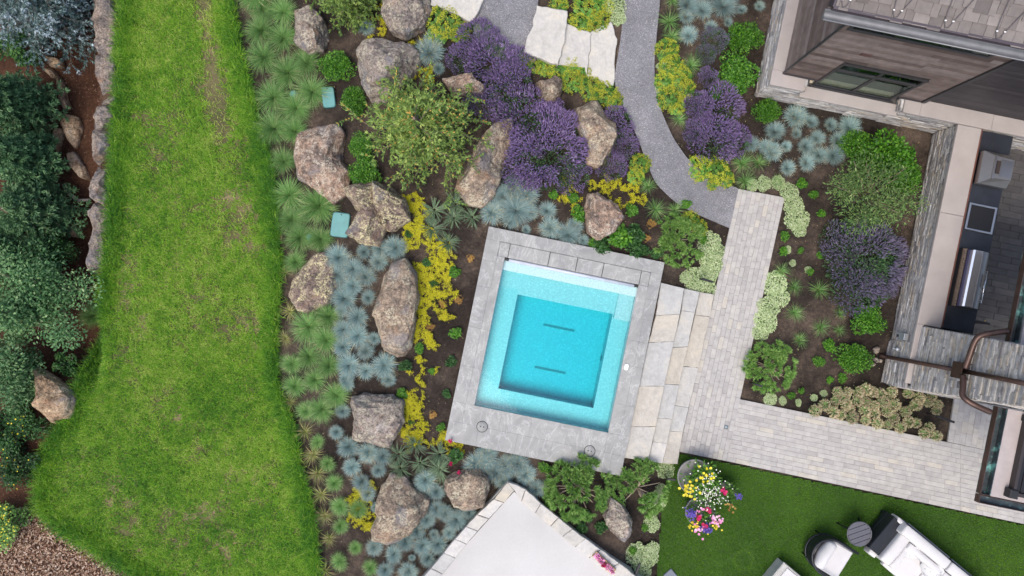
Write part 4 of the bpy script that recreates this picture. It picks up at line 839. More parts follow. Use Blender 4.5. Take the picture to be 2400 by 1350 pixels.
# lavender
LV = [me_lavender('lavender', ML['lav'], 1500, .85, 1300), me_lavender('lavender', ML['lav'], 1500, .85, 1300)]; LVL = [me_lavender('lavender', ML['lav'], 5200, .62, 4200)]
LVD = [me_lavender('lavender', ML['lavdull'], 1100, .85, 1800), me_lavender('lavender', ML['lavdull'], 2600, .65, 4200)]
for i, (px, py, r, kind) in enumerate([(1288,345,100,'L'),(1225,265,68,'S'),(1190,200,60,'S'),(1150,140,62,'S'),(1120,88,50,'S'),(1082,130,38,'S'),(1210,145,44,'S'),(1130,232,44,'S'),(1340,405,46,'S'),(1228,385,56,'S'),(1445,290,44,'S'),(1462,335,38,'S'),(1435,385,36,'S'),(1290,260,40,'S'),
      (1682,85,34,'D'),(1662,118,26,'D'),(1668,172,24,'S'),(1690,245,58,'S'),(1645,240,34,'S'),(1678,318,62,'S'),(1722,325,44,'S'),(1640,305,34,'S'),(2030,605,98,'DL'),(2020,678,66,'D'),(2065,655,56,'D'),(1980,565,54,'D')]):
    ms = {'L': LVL[0], 'S': LV[i % 2], 'D': LVD[0], 'DL': LVD[1]}[kind]
    o = inst2('lavender_bush', ms, px, py, r*1.05, .3, .95)
    if kind == 'L': tag(o, 'widest deep purple lavender bush, right of the leaning slab boulder', 'lavender', 'lavender bushes')
    elif kind == 'DL': tag(o, 'widest dull grey-purple lavender mound beside the kitchen wall', 'lavender', 'lavender bushes')
    else: auto(o, px, py, ('dull greyish lavender bush' if kind == 'D' else 'purple lavender bush'), 'lavender', 'lavender bushes')
AL = [me_alch('alch') for _ in range(3)]
for i, (px, py, r) in enumerate([(1040,45,40),(1022,82,26),(1075,72,26),(1050,-10,26),(1385,12,38),(1360,52,28),(1402,48,28),(1310,8,22),(1425,15,20),(1245,145,26),(1280,155,22),(1310,165,25),(1342,150,26),(1340,188,28),(1372,165,20),(1388,207,30),(1418,218,30),(1440,235,22),(1565,115,28),(1575,152,28),(1560,187,25),(1595,177,28),(1605,205,26),(1572,228,30),(1588,248,20),(1640,393,30),(1680,400,32),(1702,418,22),(1668,428,18),(1502,383,24),(1492,412,20),(1618,520,25),(1640,532,20)]):
    o = inst2('alchemilla', AL[i % 3], px, py, r*1.08, .1, .8); auto(o, px, py, 'lime-yellow flowering leafy clump', 'plant', 'lime-yellow flowering clumps')
VA = [me_vari('vari') for _ in range(3)]
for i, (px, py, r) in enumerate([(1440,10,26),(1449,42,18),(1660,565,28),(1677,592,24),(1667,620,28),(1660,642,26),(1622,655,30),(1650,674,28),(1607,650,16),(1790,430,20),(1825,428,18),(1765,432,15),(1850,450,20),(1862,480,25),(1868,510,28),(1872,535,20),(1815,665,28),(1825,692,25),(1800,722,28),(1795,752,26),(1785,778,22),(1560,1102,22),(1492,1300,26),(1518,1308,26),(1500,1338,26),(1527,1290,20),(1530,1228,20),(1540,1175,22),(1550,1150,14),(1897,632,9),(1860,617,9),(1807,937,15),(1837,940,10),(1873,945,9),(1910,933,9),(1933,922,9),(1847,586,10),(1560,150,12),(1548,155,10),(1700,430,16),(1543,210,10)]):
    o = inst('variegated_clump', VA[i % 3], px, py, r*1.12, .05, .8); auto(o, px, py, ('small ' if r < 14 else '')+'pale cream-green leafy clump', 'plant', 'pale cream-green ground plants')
# dried flower heads (right bed)
def me_head():
    mb = MB(); n = 260; d = sph(n); d[:, 2] = np.abs(d[:, 2]); leaves(mb, d*np.array([.85, .85, .6])*rs.uniform(.8, 1.1, (n, 1))+np.array([0, 0, .9]), d+rs.normal(size=(n, 3))*.6, .2, .7, up=np.array([0, 0, 1.]))
    g = MB(); n = 36; az = rs.rand(n)*6.28; blades(g, np.zeros((n, 3)), az, rs.uniform(.8, 1.7, n), .2, 1.4, .14, 3, wmid=1)
    return mb.build('blossom', ML['beige'], mesh_only=True), g.build('leaves', ML['moor'], mesh_only=True)
HD = [me_head() for _ in range(3)]
for i, (a, b_) in enumerate([(340,190),(405,150),(500,60),(490,120),(540,100),(570,60),(470,200),(520,220),(600,240),(590,180),(560,150),(650,60),(700,40),(640,120),(700,130),(690,190),(700,260),(760,160),(760,210),(750,60),(820,130),(780,280),(800,70),(850,200),(860,290),(900,240),(900,150),(880,60),(940,310),(980,200),(1000,70),(1050,150),(1070,100),(1060,280),(1000,270),(1140,130),(1170,90),(1200,190),(1210,150),(1110,350),(1200,370),(1150,310)]):
    px, py = 1800+a/3, 900+b_/3; o = inst2('dried_flower_plant', HD[i % 3], px, py, rs.uniform(13, 17), .25, 1.3); auto(o, px, py, 'beige dried flower head on green leaves', 'flower', 'beige dried flower plants')
# mugo pines
MG = [me_mugo('mugo') for _ in range(3)]
for i, (px, py, r, lab) in enumerate([(1355,1150,76,'broad mugo pine below the pool surround, left of its twin'), (1500,1152,70,'mugo pine between the pool corner and the turf'), (1598,560,62,'mugo pine in the bed right of the pool corner'), (1812,862,62,'mugo pine beside the walkway corner near the dried flowers')]):
    tag(inst2('mugo_pine', MG[i % 3], px, py, r*1.02, .35, 1.0), lab, 'pine', 'mugo pines')
# yellow stonecrop carpets
def stonecrop(label, ell, n):
    mb = MB()
    for px, py, ra, rb, dens in ell:
        x0, y0, _ = W(px, py); k = int(n*2.3*dens*ra*rb/900); P = []
        while len(P) < k:
            x, y = disc(1); p = np.array([x0+x[0]*ra/100, y0+y[0]*rb/100]); a = rs.rand()*6.28
            for _ in range(rs.randint(10, 26)):
                P.append((*p, rs.rand())); a += rs.normal()*.55; p = p+.014*np.array([math.cos(a), math.sin(a)])
        P = np.array(P); q = np.repeat(P, 5, 0); m = len(q); x = q[:, 0]+rs.normal(size=m)*.017; y = q[:, 1]+rs.normal(size=m)*.017
        spikes(mb, np.stack([x, y, H(x, y)+.02], 1), np.stack([rs.normal(size=m), rs.normal(size=m), rs.uniform(.2, 1.2, m)], 1), rs.uniform(.018, .036, m), .0075, np.clip(.5+.3*rs.normal(size=m), 0, 1))
    tag(mb.build('yellow_stonecrop', ML['sedum']), label, 'ground cover', kind='stuff')
stonecrop('long bright yellow stonecrop carpet between the upright boulder and the pool', [(970,500,28,50,1),(985,560,40,30,1),(1030,590,30,22,.8),(1010,640,45,35,1.1),(1050,612,30,14,.6),(990,690,28,40,1.1),(1035,690,38,22,.7),(985,750,24,40,1.1),(1040,740,30,14,.7),(1000,800,22,22,.7),(985,845,14,12,.6),(975,885,14,14,.5),(1008,880,8,8,.6)], 230)
stonecrop('yellow stonecrop strip right of the square boulder', [(965,945,24,26,1),(975,975,22,20,.9),(955,1010,26,26,1),(970,1040,20,14,.8),(1000,1008,16,12,.7),(1040,1030,30,14,1),(1070,1050,22,12,.9),(985,915,12,12,.6)], 230)
stonecrop('yellow stonecrop patch left of the two-lobed boulder', [(845,1165,22,20,.9),(868,1140,12,14,.7),(838,1200,18,16,.8),(855,1230,22,18,.9),(825,1180,10,10,.5)], 230)
stonecrop('golden stonecrop patch left of the gravel path bend', [(1400,430,30,12,.5),(1445,445,30,24,.7),(1480,460,16,20,.6),(1330,470,22,26,.7),(1335,440,16,12,.6),(1510,480,10,14,.5),(1490,440,16,18,.5)], 200)
stonecrop('small yellow stonecrop patch above the pitted boulder', [(885,75,14,12,.7),(890,30,14,20,.7),(980,95,16,9,.8),(995,175,22,22,.6),(1010,160,12,14,.6),(960,85,12,8,.5)], 220)
# ---------------------------------------------------------------- conifers and trees
def conifer(name, px, py, rpx, h, zb, nm, label, cat, levels=8, per=8, nd=(.09, .02), droop=.0, tips=None, dens=1.0, sub=5, trunk_r=.05, group=None, tilt=(0, 0), parts=True, jit=.3, low=.12, cone=1.0, tipb=0):
    """trunk, whorls of boughs with side shoots, needles along every shoot"""
    zc = (zb if zb is not None else 0)+h*.5
    if zb is None: x, y, z = ground_at(px, py, h*.5); r = rad(rpx, h*.5)
    else: x, y, _ = W(px, py, zc); z = zb; r = (CAMH-zc)/CAMH*rpx/100
    t = empty(name, (x, y, z)); tag(t, label, cat, group)
    wd = MB(); nb = MB(); wd.tube([(0, 0, 0), (tilt[0]*h*.5, tilt[1]*h*.5, h*.5), (tilt[0]*h, tilt[1]*h, h)], [trunk_r, trunk_r*.7, .012], n=7)
    P = []; D = []
    for l in range(levels):
        f = (l+.5)/levels; zz = h*(low+(1-low)*f); rr_ = r*(1-f*.85*cone)
        for k in range(per if f < .8 else max(3, per//2)):
            a = 6.283*(k+rs.rand()*.6)/per+l*1.1; L = rr_*rs.uniform(1-jit, 1.05); ns = 9; pts = []
            up = rs.uniform(.05, .45)-droop
            for s in range(ns+1):
                q = s/ns; pts.append((tilt[0]*zz+math.cos(a+.15*math.sin(q*4+l))*L*q, tilt[1]*zz+math.sin(a+.15*math.sin(q*4+l))*L*q, zz+L*up*q*(1-.35*q)-droop*L*q*q*.5))
            pts = np.array(pts); wd.tube(pts, np.linspace(.02, .004, ns+1), n=4, tint=rs.rand())
            for s in range(2, ns+1):
                dv = pts[s]-pts[s-1]; dv /= np.linalg.norm(dv)+1e-9
                P.append(pts[s]); D.append(dv); P.append((pts[s]+pts[s-1])/2); D.append(dv)
                if s < ns+1 and rs.rand() < .85*dens:
                    for sg in (-1, 1):
                        sl = L*rs.uniform(.16, .42)*(1-.5*s/ns)+.05; b_ = a+sg*rs.uniform(.5, 1.05); e = pts[s]+np.array([math.cos(b_)*sl, math.sin(b_)*sl, sl*rs.uniform(-.15, .3)])
                        m_ = max(2, int(sl/.06))
                        for j in range(1, m_+1): P.append(pts[s]+(e-pts[s])*j/m_); D.append((e-pts[s])/sl)
                        if rs.rand() < .3: wd.tube([pts[s], e], [.006, .003], n=3)
    P = np.array(P); D = np.array(D)
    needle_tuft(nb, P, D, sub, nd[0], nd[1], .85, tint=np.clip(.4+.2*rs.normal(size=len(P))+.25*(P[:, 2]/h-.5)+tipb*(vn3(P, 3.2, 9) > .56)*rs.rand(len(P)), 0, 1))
    wd.build('trunk', ML['wood'], t); cr = nb.build('crown', nm, t)
    if tips:
        cn = MB(); k = rs.rand(len(P)) < tips[1]; Q = P[k]; spikes(cn, Q+np.array([0, 0, .02]), D[k]+np.array([0, 0, .5]), .06, .016); cn.build('cones', tips[0], cr)['kind'] = 'stuff'
    return t
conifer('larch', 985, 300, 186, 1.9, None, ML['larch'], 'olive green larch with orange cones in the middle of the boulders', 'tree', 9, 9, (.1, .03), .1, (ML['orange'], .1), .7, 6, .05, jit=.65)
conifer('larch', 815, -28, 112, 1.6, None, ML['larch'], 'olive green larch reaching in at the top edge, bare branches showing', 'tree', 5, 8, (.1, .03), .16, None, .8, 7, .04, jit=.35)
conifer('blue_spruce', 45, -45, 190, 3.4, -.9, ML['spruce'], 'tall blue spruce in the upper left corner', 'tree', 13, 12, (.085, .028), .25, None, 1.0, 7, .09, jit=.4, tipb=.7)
G_T = 'dark pines below the lawn'
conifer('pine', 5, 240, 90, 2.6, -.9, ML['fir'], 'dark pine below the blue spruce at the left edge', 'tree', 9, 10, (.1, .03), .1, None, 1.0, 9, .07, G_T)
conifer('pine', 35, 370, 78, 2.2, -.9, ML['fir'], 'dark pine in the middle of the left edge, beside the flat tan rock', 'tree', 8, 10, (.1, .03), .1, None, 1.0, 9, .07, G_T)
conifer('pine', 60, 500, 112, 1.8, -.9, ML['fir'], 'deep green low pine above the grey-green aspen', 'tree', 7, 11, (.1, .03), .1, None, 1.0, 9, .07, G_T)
def broadleaf(name, px, py, rpx, h, zb, mats, n, size, label, cat, group=None, lumps=16, extra=None, sq=(1, 1), asp=.55, fill=.95, br=9):
    zc = (0 if zb is None else zb)+h*.6
    if zb is None: x, y, z = ground_at(px, py, h*.6); r = rad(rpx, h*.6)
    else: x, y, _ = W(px, py, zc); z = zb; r = (CAMH-zc)/CAMH*rpx/100
    t = empty(name, (x, y, z)); tag(t, label, cat, group)
    C = sph(lumps)*rs.uniform(.3, .85, (lumps, 1))*np.array([r*sq[0], r*sq[1], h*.38]); C[:, 2] = C[:, 2]+h*.6
    wd = MB(); tr0 = (0, 0, h*.35); wd.tube([(0, 0, 0), (.03, 0, h*.2), tr0], [.05*h**.5, .04*h**.5, .035], n=6)
    for i in range(lumps): wd.tube([tr0, (np.array(tr0)+C[i])/2+rs.normal(size=3)*.06*r, C[i], C[i]+(C[i]-np.array(tr0))*.35], [.022, .015, .009, .004], n=4, tint=rs.rand())
    k = rs.randint(0, lumps, n); d = sph(n); rl = rs.uniform(.28, .5, lumps)*r
    P = C[k]+d*(rl[k]*rs.rand(n)**.45*fill)[:, None]*np.array([1, 1, .75]); P[:, 2] = np.maximum(P[:, 2], .05)
    f = MB(); leaves(f, P, d*np.array([1, 1, .3])+rs.normal(size=(n, 3))*.6, size*rs.uniform(.6, 1.3, n), asp, np.clip(.42+.24*rs.normal(size=n)+.1*rs.normal(size=lumps)[k], 0, 1), up=np.array([0, 0, 1.]))
    wd.build('trunk', ML['wood'], t); cr = f.build('crown', mats, t)
    if extra:
        m_, kk, s_ = extra; e = MB(); q = P[P[:, 2] > np.percentile(P[:, 2], 60)]; q = q[rs.randint(0, len(q), kk)]; leaves(e, q+np.array([0, 0, .04]), rs.normal(size=(kk, 3))*np.array([1, 1, .3]), s_, .9, up=np.array([0, 0, 1.])); e.build('flowers', m_, cr)['kind'] = 'stuff'
    return t
broadleaf('aspen', 75, 690, 145, 2.4, -.9, ML['aspen'], 15000, .075, 'wide grey-green leafy tree at the middle of the left edge', 'tree', lumps=26)
broadleaf('aspen', 25, 880, 110, 1.8, -.9, ML['aspen'], 8000, .075, 'smaller grey-green leafy tree left of the lone boulder', 'tree', lumps=18)
GY = 'leafy shrubs in the lower left corner'
broadleaf('shrub', 25, 1020, 85, .9, -.3, ML['dark'], 5000, .06, 'dark feathery shrub left of the lawn corner, few yellow flowers', 'shrub', GY, 14, (ML['yellow'], 30, .04))
broadleaf('shrub', 35, 1100, 60, .6, -.1, ML['dark'], 3000, .055, 'dark green shrub touching the lawn corner', 'shrub', GY, 12, (ML['yellow'], 18, .04))
broadleaf('shrub', 15, 1225, 72, .6, -.05, ML['pine'], 3500, .055, 'green shrub covered in small yellow flowers above the bark mulch', 'shrub', GY, 12, (ML['yellow'], 150, .042))
broadleaf('shrub', 150, 850, 34, .5, -.5, ML['dark'], 900, .06, 'small dark green shrub just above the lone boulder', 'shrub', GY, 8)
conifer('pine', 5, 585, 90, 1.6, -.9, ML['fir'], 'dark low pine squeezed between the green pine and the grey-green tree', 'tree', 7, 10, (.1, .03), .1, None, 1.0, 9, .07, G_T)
broadleaf('shrub', 35, 120, 60, .8, -.9, ML['dark'], 2500, .07, 'low dark shrub in the shade under the blue spruce', 'shrub', GY, 10)
broadleaf('shrub', 110, 590, 70, .9, -.9, ML['dark'], 3500, .06, 'dark shrub filling the gap between pine and aspen', 'shrub', GY, 12)
broadleaf('olive_tree', 2045, 458, 118, 1.7, None, ML['olive'], 4600, .08, 'wispy small tree with thin leaves over the dull lavender', 'tree', None, 22, None, (1, 1), .28, 1.1)
# fallen branches
for pts, lab in (([(35, 393), (60, 400), (90, 412), (118, 436)], 'bare grey fallen branch among the dark pines'), ([(150, 432), (162, 455), (185, 470), (212, 468)], 'curved pale piece of wood at the foot of the wall')):
    q = [W(a, b_, -.75) for a, b_ in pts]; o = np.array(q[0]); mb = MB(); mb.tube([np.array(p)-o for p in q], [.05, .05, .042, .03], n=8); tag(mb.build('branch', plain('weathered_wood', (.3, .26, .22), .85, var=.25, nscale=9, bmp=.3), None, o), lab, 'branch')
# ================================================================ HOUSE (built along the house axes: u right, v up, z height)
STONE_C = [(.17, .16, .16), (.26, .255, .255), (.34, .335, .335), (.4, .385, .36), (.33, .28, .22), (.52, .51, .5)]
LEDGE = plain('ledgestone', (.4, .4, .4), .85, var=.3, nscale=9, bmp=.6, bscale=45, useattr=STONE_C, detail=8)
CAP = plain('buff_cap_stone', (.335, .3, .28), .8, var=.1, nscale=2.2, bmp=.2, bscale=60)
CORE = plain('mortar', (.09, .085, .08), .95)
WOOD = plain('weathered_siding', (.2, .15, .13), .7, var=.3, nscale=5, bmp=.3, bscale=30, useattr=[(.088, .062, .053), (.132, .098, .086), (.172, .133, .118), (.215, .176, .162)])
DARKM = plain('dark_bronze_siding', (.03, .027, .03), .5, var=.25, nscale=4, useattr=[(.025, .022, .026), (.034, .03, .034), (.045, .04, .044)])
FRAME = plain('window_frame_bronze', (.035, .033, .036), .45, var=.15)
COPPER = plain('brown_copper', (.085, .052, .043), .42, .55, .35, 5, .15, 30)
GUT = plain('grey_gutter', (.2, .203, .21), .45, .5, .2, 5)
class Loc:
    def __init__(s, u0, v0, z0=0): s.u0, s.v0, s.z0 = u0, v0, z0
    def __call__(s, u, v, z): return (u-s.u0, v-s.v0, z-s.z0)
    def root(s, name, label, cat, group=None): o = empty(name, (*UV(s.u0, s.v0), s.z0), -AX); return tag(o, label, cat, group)
    def toworld_rot(s): return -AX
def veneer(mb, tf, fixed, axis, s0, s1, z0, z1, out, rowh=(.02, .045), lens=(.1, .42), hole=None, sfun=None):
    """stacked thin stone strips; face at coordinate 'fixed', running along axis ('u' or 'v'); out=+-1 outward sign"""
    z = z0
    while z < z1-.008:
        h = min(rs.uniform(*rowh), z1-z); a0, a1 = (s0, s1) if sfun is None else sfun(z); s = a0-rs.rand()*lens[1]
        while s < a1:
            l = rs.uniform(*lens); p, q = max(s, a0), min(s+l, a1); s += l
            if q-p < .02 or (hole and p < hole[1] and q > hole[0] and z+h > hole[2] and z < hole[3]): continue
            d = rs.uniform(.0, .034); f0, f1 = (fixed-.05*out, fixed+d*out); lo, hi = min(f0, f1), max(f0, f1)
            tt = np.clip(.5+.24*rs.normal(), 0, 1)
            if axis == 'u': mb.box(p+.002, q-.002, lo, hi, z+.0015, z+h-.0015, tt, tf=tf)
            else: mb.box(lo, hi, p+.002, q-.002, z+.0015, z+h-.0015, tt, tf=tf)
        z += h
def boards(mb, tf, fixed, axis, s0, s1, z0, z1, out, bh=.135, holes=(), lens=(.8, 2.2), d=.02):
    z = z0
    while z < z1-.01:
        h = min(bh, z1-z); segs = [(s0, s1)]
        for (a, b_, c_, e_) in holes:
            if z+h > c_+.001 and z < e_-.001: segs = [q for (x0, x1) in segs for q in ((x0, min(x1, a)), (max(x0, b_), x1)) if q[1]-q[0] > .01]
        for x0, x1 in segs:
            s = x0
            while s < x1-.01:
                e = min(x1, s+rs.uniform(*lens)); lo, hi = sorted((fixed, fixed+out*(d+rs.uniform(-.002, .002)))); tt = np.clip(.5+.28*rs.normal(), 0, 1)
                if axis == 'u': mb.box(s, e-.003, lo, hi, z, z+h-.006, tt, tf=tf)
                else: mb.box(lo, hi, s, e-.003, z, z+h-.006, tt, tf=tf)
                s = e
        z += h
h = Loc(4.7, 5.6); house = h.root('house', 'timber and ledgestone house with a shingle roof in the upper right corner', 'house')
mb = MB(); WB = 5.56
veneer(mb, h, WB, 'u', 4.68, 12, .0, .96, -1, hole=(5.42, 7.62, .72, 2)); veneer(mb, h, 4.68, 'v', WB, 9.5, 0, .96, -1)
veneer(mb, h, 7.6, 'v', WB, 5.84, .72, .96, -1, lens=(.1, .25)); veneer(mb, h, 5.44, 'v', WB, 5.84, .72, .96, 1, lens=(.1, .25))
mb.build('stone_base', LEDGE, house)
mb = MB(); mb.box(4.74, 5.4, WB+.05, 5.9, 0, .955, tf=h); mb.box(5.4, 7.64, WB+.05, 6.2, 0, .715, tf=h); mb.box(7.64, 12, WB+.05, 5.95, 0, .955, tf=h); mb.box(4.74, 5.2, 5.9, 9.5, 0, .955, tf=h); mb.build('base_core', CORE, house)
for q_ in [(4.64, 5.40, WB-.04, 5.86), (4.64, 4.92, 5.862, 9.5)]+[(a, b_, WB-.05, 5.86) for a, b_ in ((7.63, 8.0), (8.004, 9.6), (9.604, 11.2), (11.204, 12.4))]:
    mb = MB(); mb.box(*q_, .96, 1.02, tf=h, bev=.008); mb.build('ledge', CAP, house)
WH = (5.66, 7.44, .74, 2.14); TH = (5.0, 7.62, 3.62, 4.12); EZ = 4.6
mb = MB(); boards(mb, h, 5.84, 'u', 4.9, 7.97, 1.02, EZ, -1, holes=(WH, TH)); boards(mb, h, 4.92, 'v', 5.84, 9.5, 1.02, EZ+1.2, -1)
mb.build('timber_siding', WOOD, house)
mb = MB(); mb.box(4.93, 5.0, 5.86, 9.5, 1.02, EZ+1.2, tf=h)
for a, b_, c_, d in ((4.93, 5.66, 1.0, 3.6), (7.44, 7.97, 1.0, 3.6), (5.66, 7.44, 2.14, 3.6), (4.93, 8.0, 4.12, EZ)): mb.box(a, b_, 5.845, 5.9, c_, d, tf=h)
mb.build('wall_core', CORE, house)
for q_ in ((7.975, 8.05, 5.78, 5.9, 1.021, EZ), (4.865, 4.895, 5.79, 5.83, 1.021, EZ), (4.9, 5.64, 5.785, 5.815, 1.021, 1.05), (7.46, 7.97, 5.785, 5.815, 1.021, 1.05)):
    mb = MB(); mb.box(*q_, .2, tf=h); mb.build('trim', FRAME, house)
mb = MB(); boards(mb, h, 5.88, 'u', 8.052, 13, 1.021, EZ, -1, bh=.11, lens=(2, 4)); mb.box(8.05, 13, 5.89, 5.95, 1.0, EZ, tf=h); mb.build('dark_siding', DARKM, house)
m, t, b = nodes('window_glass'); b.inputs['Base Color'].default_value = (.55, .62, .6, 1); b.inputs['Roughness'].default_value = .02; b.inputs['Transmission Weight'].default_value = 0
o_ = t.nodes['Material Output']; tr = t.nodes.new('ShaderNodeBsdfTransparent'); tr.inputs[0].default_value = (.74, .8, .77, 1); gl = t.nodes.new('ShaderNodeBsdfGlossy'); gl.inputs[0].default_value = (.5, .6, .58, 1); gl.inputs['Roughness'].default_value = .02
mx = t.nodes.new('ShaderNodeMixShader'); mx.inputs[0].default_value = .22; t.links.new(tr.outputs[0], mx.inputs[1]); t.links.new(gl.outputs[0], mx.inputs[2]); t.links.new(mx.outputs[0], o_.inputs[0]); t.nodes.remove(b); GLASS = m
def window(rect, mull_u, mull_z, vdep=5.80, fw=.06):
    u0, u1, z0, z1 = rect; mb = MB(); y0, y1 = vdep+.0, vdep+.045
    mb.box(u0, u1, y0, y1, z0, z0+fw, tf=h, bev=.005); mb.box(u0, u1, y0, y1, z1-fw, z1, tf=h, bev=.005); mb.box(u0, u0+fw, y0+.002, y1-.002, z0+fw, z1-fw, tf=h); mb.box(u1-fw, u1, y0+.002, y1-.002, z0+fw, z1-fw, tf=h)
    for mu in mull_u: mb.box(mu-.035, mu+.035, y0+.004, y1-.004, z0+fw, z1-fw, tf=h)
    for mz in mull_z: mb.box(u0+fw, u1-fw, y0-.006, y1-.006, mz-.045, mz+.045, tf=h)
    w_ = mb.build('window', FRAME, house)
    us = [u0]+list(mull_u)+[u1]; zs = [z0]+list(mull_z)+[z1]
    for a, b_ in zip(us, us[1:]):
        for c_, d in zip(zs, zs[1:]):
            mb = MB(); mb.box(a+.02, b_-.02, vdep+.018, vdep+.024, c_+.02, d-.02, tf=h); mb.build('pane', GLASS, w_)
    return w_
w1 = window(WH, [6.55], [1.78]); 
mb = MB(); mb.box(5.6, 7.5, 5.74, 5.79, .70, .76, tf=h, bev=.006); mb.build('sill_flashing', FRAME, w1)
mb = MB(); mb.box(5.66, 7.44, 5.785, 5.81, 2.141, 2.17, tf=h); mb.build('head_flashing', FRAME, w1)
for u in (6.05, 7.0):
    mb = MB(); mb.box(u-.02, u+.02, 5.84, 5.88, 1.77, 1.84, tf=h); mb.build('latch', FRAME, w1)
window(TH, [], [])
mb = MB(); mb.box(5.42, 7.63, WB-.08, 5.74, .715, .775-.01, tf=h, bev=.008); mb.build('window_sill', CAP, house)
mb = MB(); mb.box(5.6, 7.5, 5.846, 6.0, .70, .72, tf=h); mb.build('indoor_bench', plain('beige_indoor', (.7, .6, .46), .7), house)
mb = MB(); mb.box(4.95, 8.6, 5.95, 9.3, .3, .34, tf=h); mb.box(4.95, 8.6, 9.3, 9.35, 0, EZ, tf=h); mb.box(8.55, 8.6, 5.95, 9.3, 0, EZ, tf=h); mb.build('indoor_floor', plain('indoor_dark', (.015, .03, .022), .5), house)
zv = 2.75; u, v = toUV(*W(2032, 118, zv)[:2]); mb = MB(); mb.box(u-.1, u+.1, 5.80, 5.818, zv-.05, zv+.06, tf=h, bev=.004); mb.build('vent', plain('vent_brown', (.09, .05, .045), .6), house)
# roof
EV, SL, RU0 = 5.62, .42, 4.28
def rf(u, d, off=0):     # d = distance up the slope
    c_ = math.cos(math.atan(SL)); return (u, EV+d*c_-off*math.sin(math.atan(SL)), EZ+.12+d*c_*SL+off*c_)
mb = MB(); d = 0; tt_ = lambda u, v, z: h(*rf(u, v, z))
while d < 4.2:
    u = RU0-rs.rand()*.2
    while u < 12.6:
        wv = rs.uniform(.12, .27); a = max(u, RU0); dd = rs.choice([0, 0, .03, .05])
        q = [(a+.003, d-dd, .0), (u+wv-.003, d-dd, .0), (u+wv-.003, d+.24, .0), (a+.003, d+.24, .0)]
        if u+wv-.003 > a+.02:
            th = .03+rs.uniform(0, .006)
            V = [tt_(x, y, .022 if i < 2 else .0) for i, (x, y, z) in enumerate(q)]+[tt_(x, y, .022+(th-.006 if i < 2 else .004)) for i, (x, y, z) in enumerate(q)]
            mb.add(V, [(4, 5, 6, 7), (0, 1, 5, 4), (1, 2, 6, 5), (3, 0, 4, 7)], np.clip(.5+.25*rs.normal(), 0, 1))
        u += wv
    d += .19
SHING = plain('roof_shingle', (.3, .27, .26), .9, var=.15, nscale=9, bmp=.4, bscale=90, useattr=[(.11, .097, .09), (.148, .131, .122), (.178, .158, .147), (.205, .183, .168)])
mb.box(RU0, 12.6, 0, 4.3, -.02, .018, .0, tf=lambda u, v, z: h(*rf(u, v, z)))
roof = mb.build('roof', SHING, house)
mb = MB(); mb.box(RU0-.02, 12.6, EV-.05, EV-.02, EZ-.1, EZ+.10, tf=h); mb.box(RU0-.04, RU0-.005, 0, 4.3, -.2, .045, tf=lambda u, v, z: h(*rf(u, v, z))); mb.box(RU0-.02, 12.6, -.03, .02, .03, .048, tf=lambda u, v, z: h(*rf(u, v, z))); mb.build('fascia', plain('dark_flashing', (.06, .05, .06), .5, .3), house)
mb = MB(); mb.box(RU0, 12.6, EV-.02, 5.8, EZ-.02, EZ, tf=h); mb.box(RU0, 4.88, 5.8, 9.5, EZ+.05, EZ+.08, tf=lambda u, v, z: h(u, v, z+(v-5.6)*SL)); mb.build('soffit', WOOD, house)
GZ = EZ+.07; GV = EV-.13; V = []; n = 12; us = np.linspace(RU0-.12, 12.6, 40)
for u in us:
    for k in range(n+1): a = math.pi+math.pi*k/n; V.append(h(u, GV+.085*math.cos(a), GZ+.085*math.sin(a)))
    for k in range(n+1): a = 2*math.pi-math.pi*k/n; V.append(h(u, GV+.079*math.cos(a), GZ+.004+.079*math.sin(a)))
k2 = 2*(n+1); F = [(i*k2+j, i*k2+(j+1) % k2, (i+1)*k2+(j+1) % k2, (i+1)*k2+j) for i in range(len(us)-1) for j in range(k2)]
mb = MB(); mb.add(V, F, smooth=True); mb.tube([h(RU0-.12, GV+.087, GZ+.004), h(12.6, GV+.087, GZ+.004)], .011, n=6); mb.tube([h(RU0-.12, GV-.087, GZ+.004), h(12.6, GV-.087, GZ+.004)], .014, n=6)
mb.add([h(RU0-.12, GV, GZ)]+[h(RU0-.12, GV+.085*math.cos(math.pi+math.pi*k/n), GZ+.085*math.sin(math.pi+math.pi*k/n)) for k in range(n+1)], [tuple(range(n+2))[::-1]]); mb.build('gutter', GUT, house)
cab = MB(); clp = MB(); u = RU0+.02
while u < 12:
    lo, hi = -.03, 1.6; w_ = .86
    pts = [rf(u+.02, hi, .065), rf(u+.03, .25, .065), rf(u+.05, .1, .065), rf(u+.09, .02, .06), rf(u+.14, .04, .065), rf(u+.17, .12, .065), rf(u+w_*.98, hi*.98, .065)]
    cab.tube([h(*p) for p in pts], .0085, n=5)
    for p in (rf(u+.045, .13, .075), rf(u+.172, .14, .075)): q = h(*p); clp.ball(q, (.022, .014, .012), n=6, m=4)
    u += w_
cab.build('heat_cable', plain('cable_grey', (.09, .08, .085), .5), house); clp.build('cable_clips', plain('clip_white', (.75, .74, .72), .4), house)
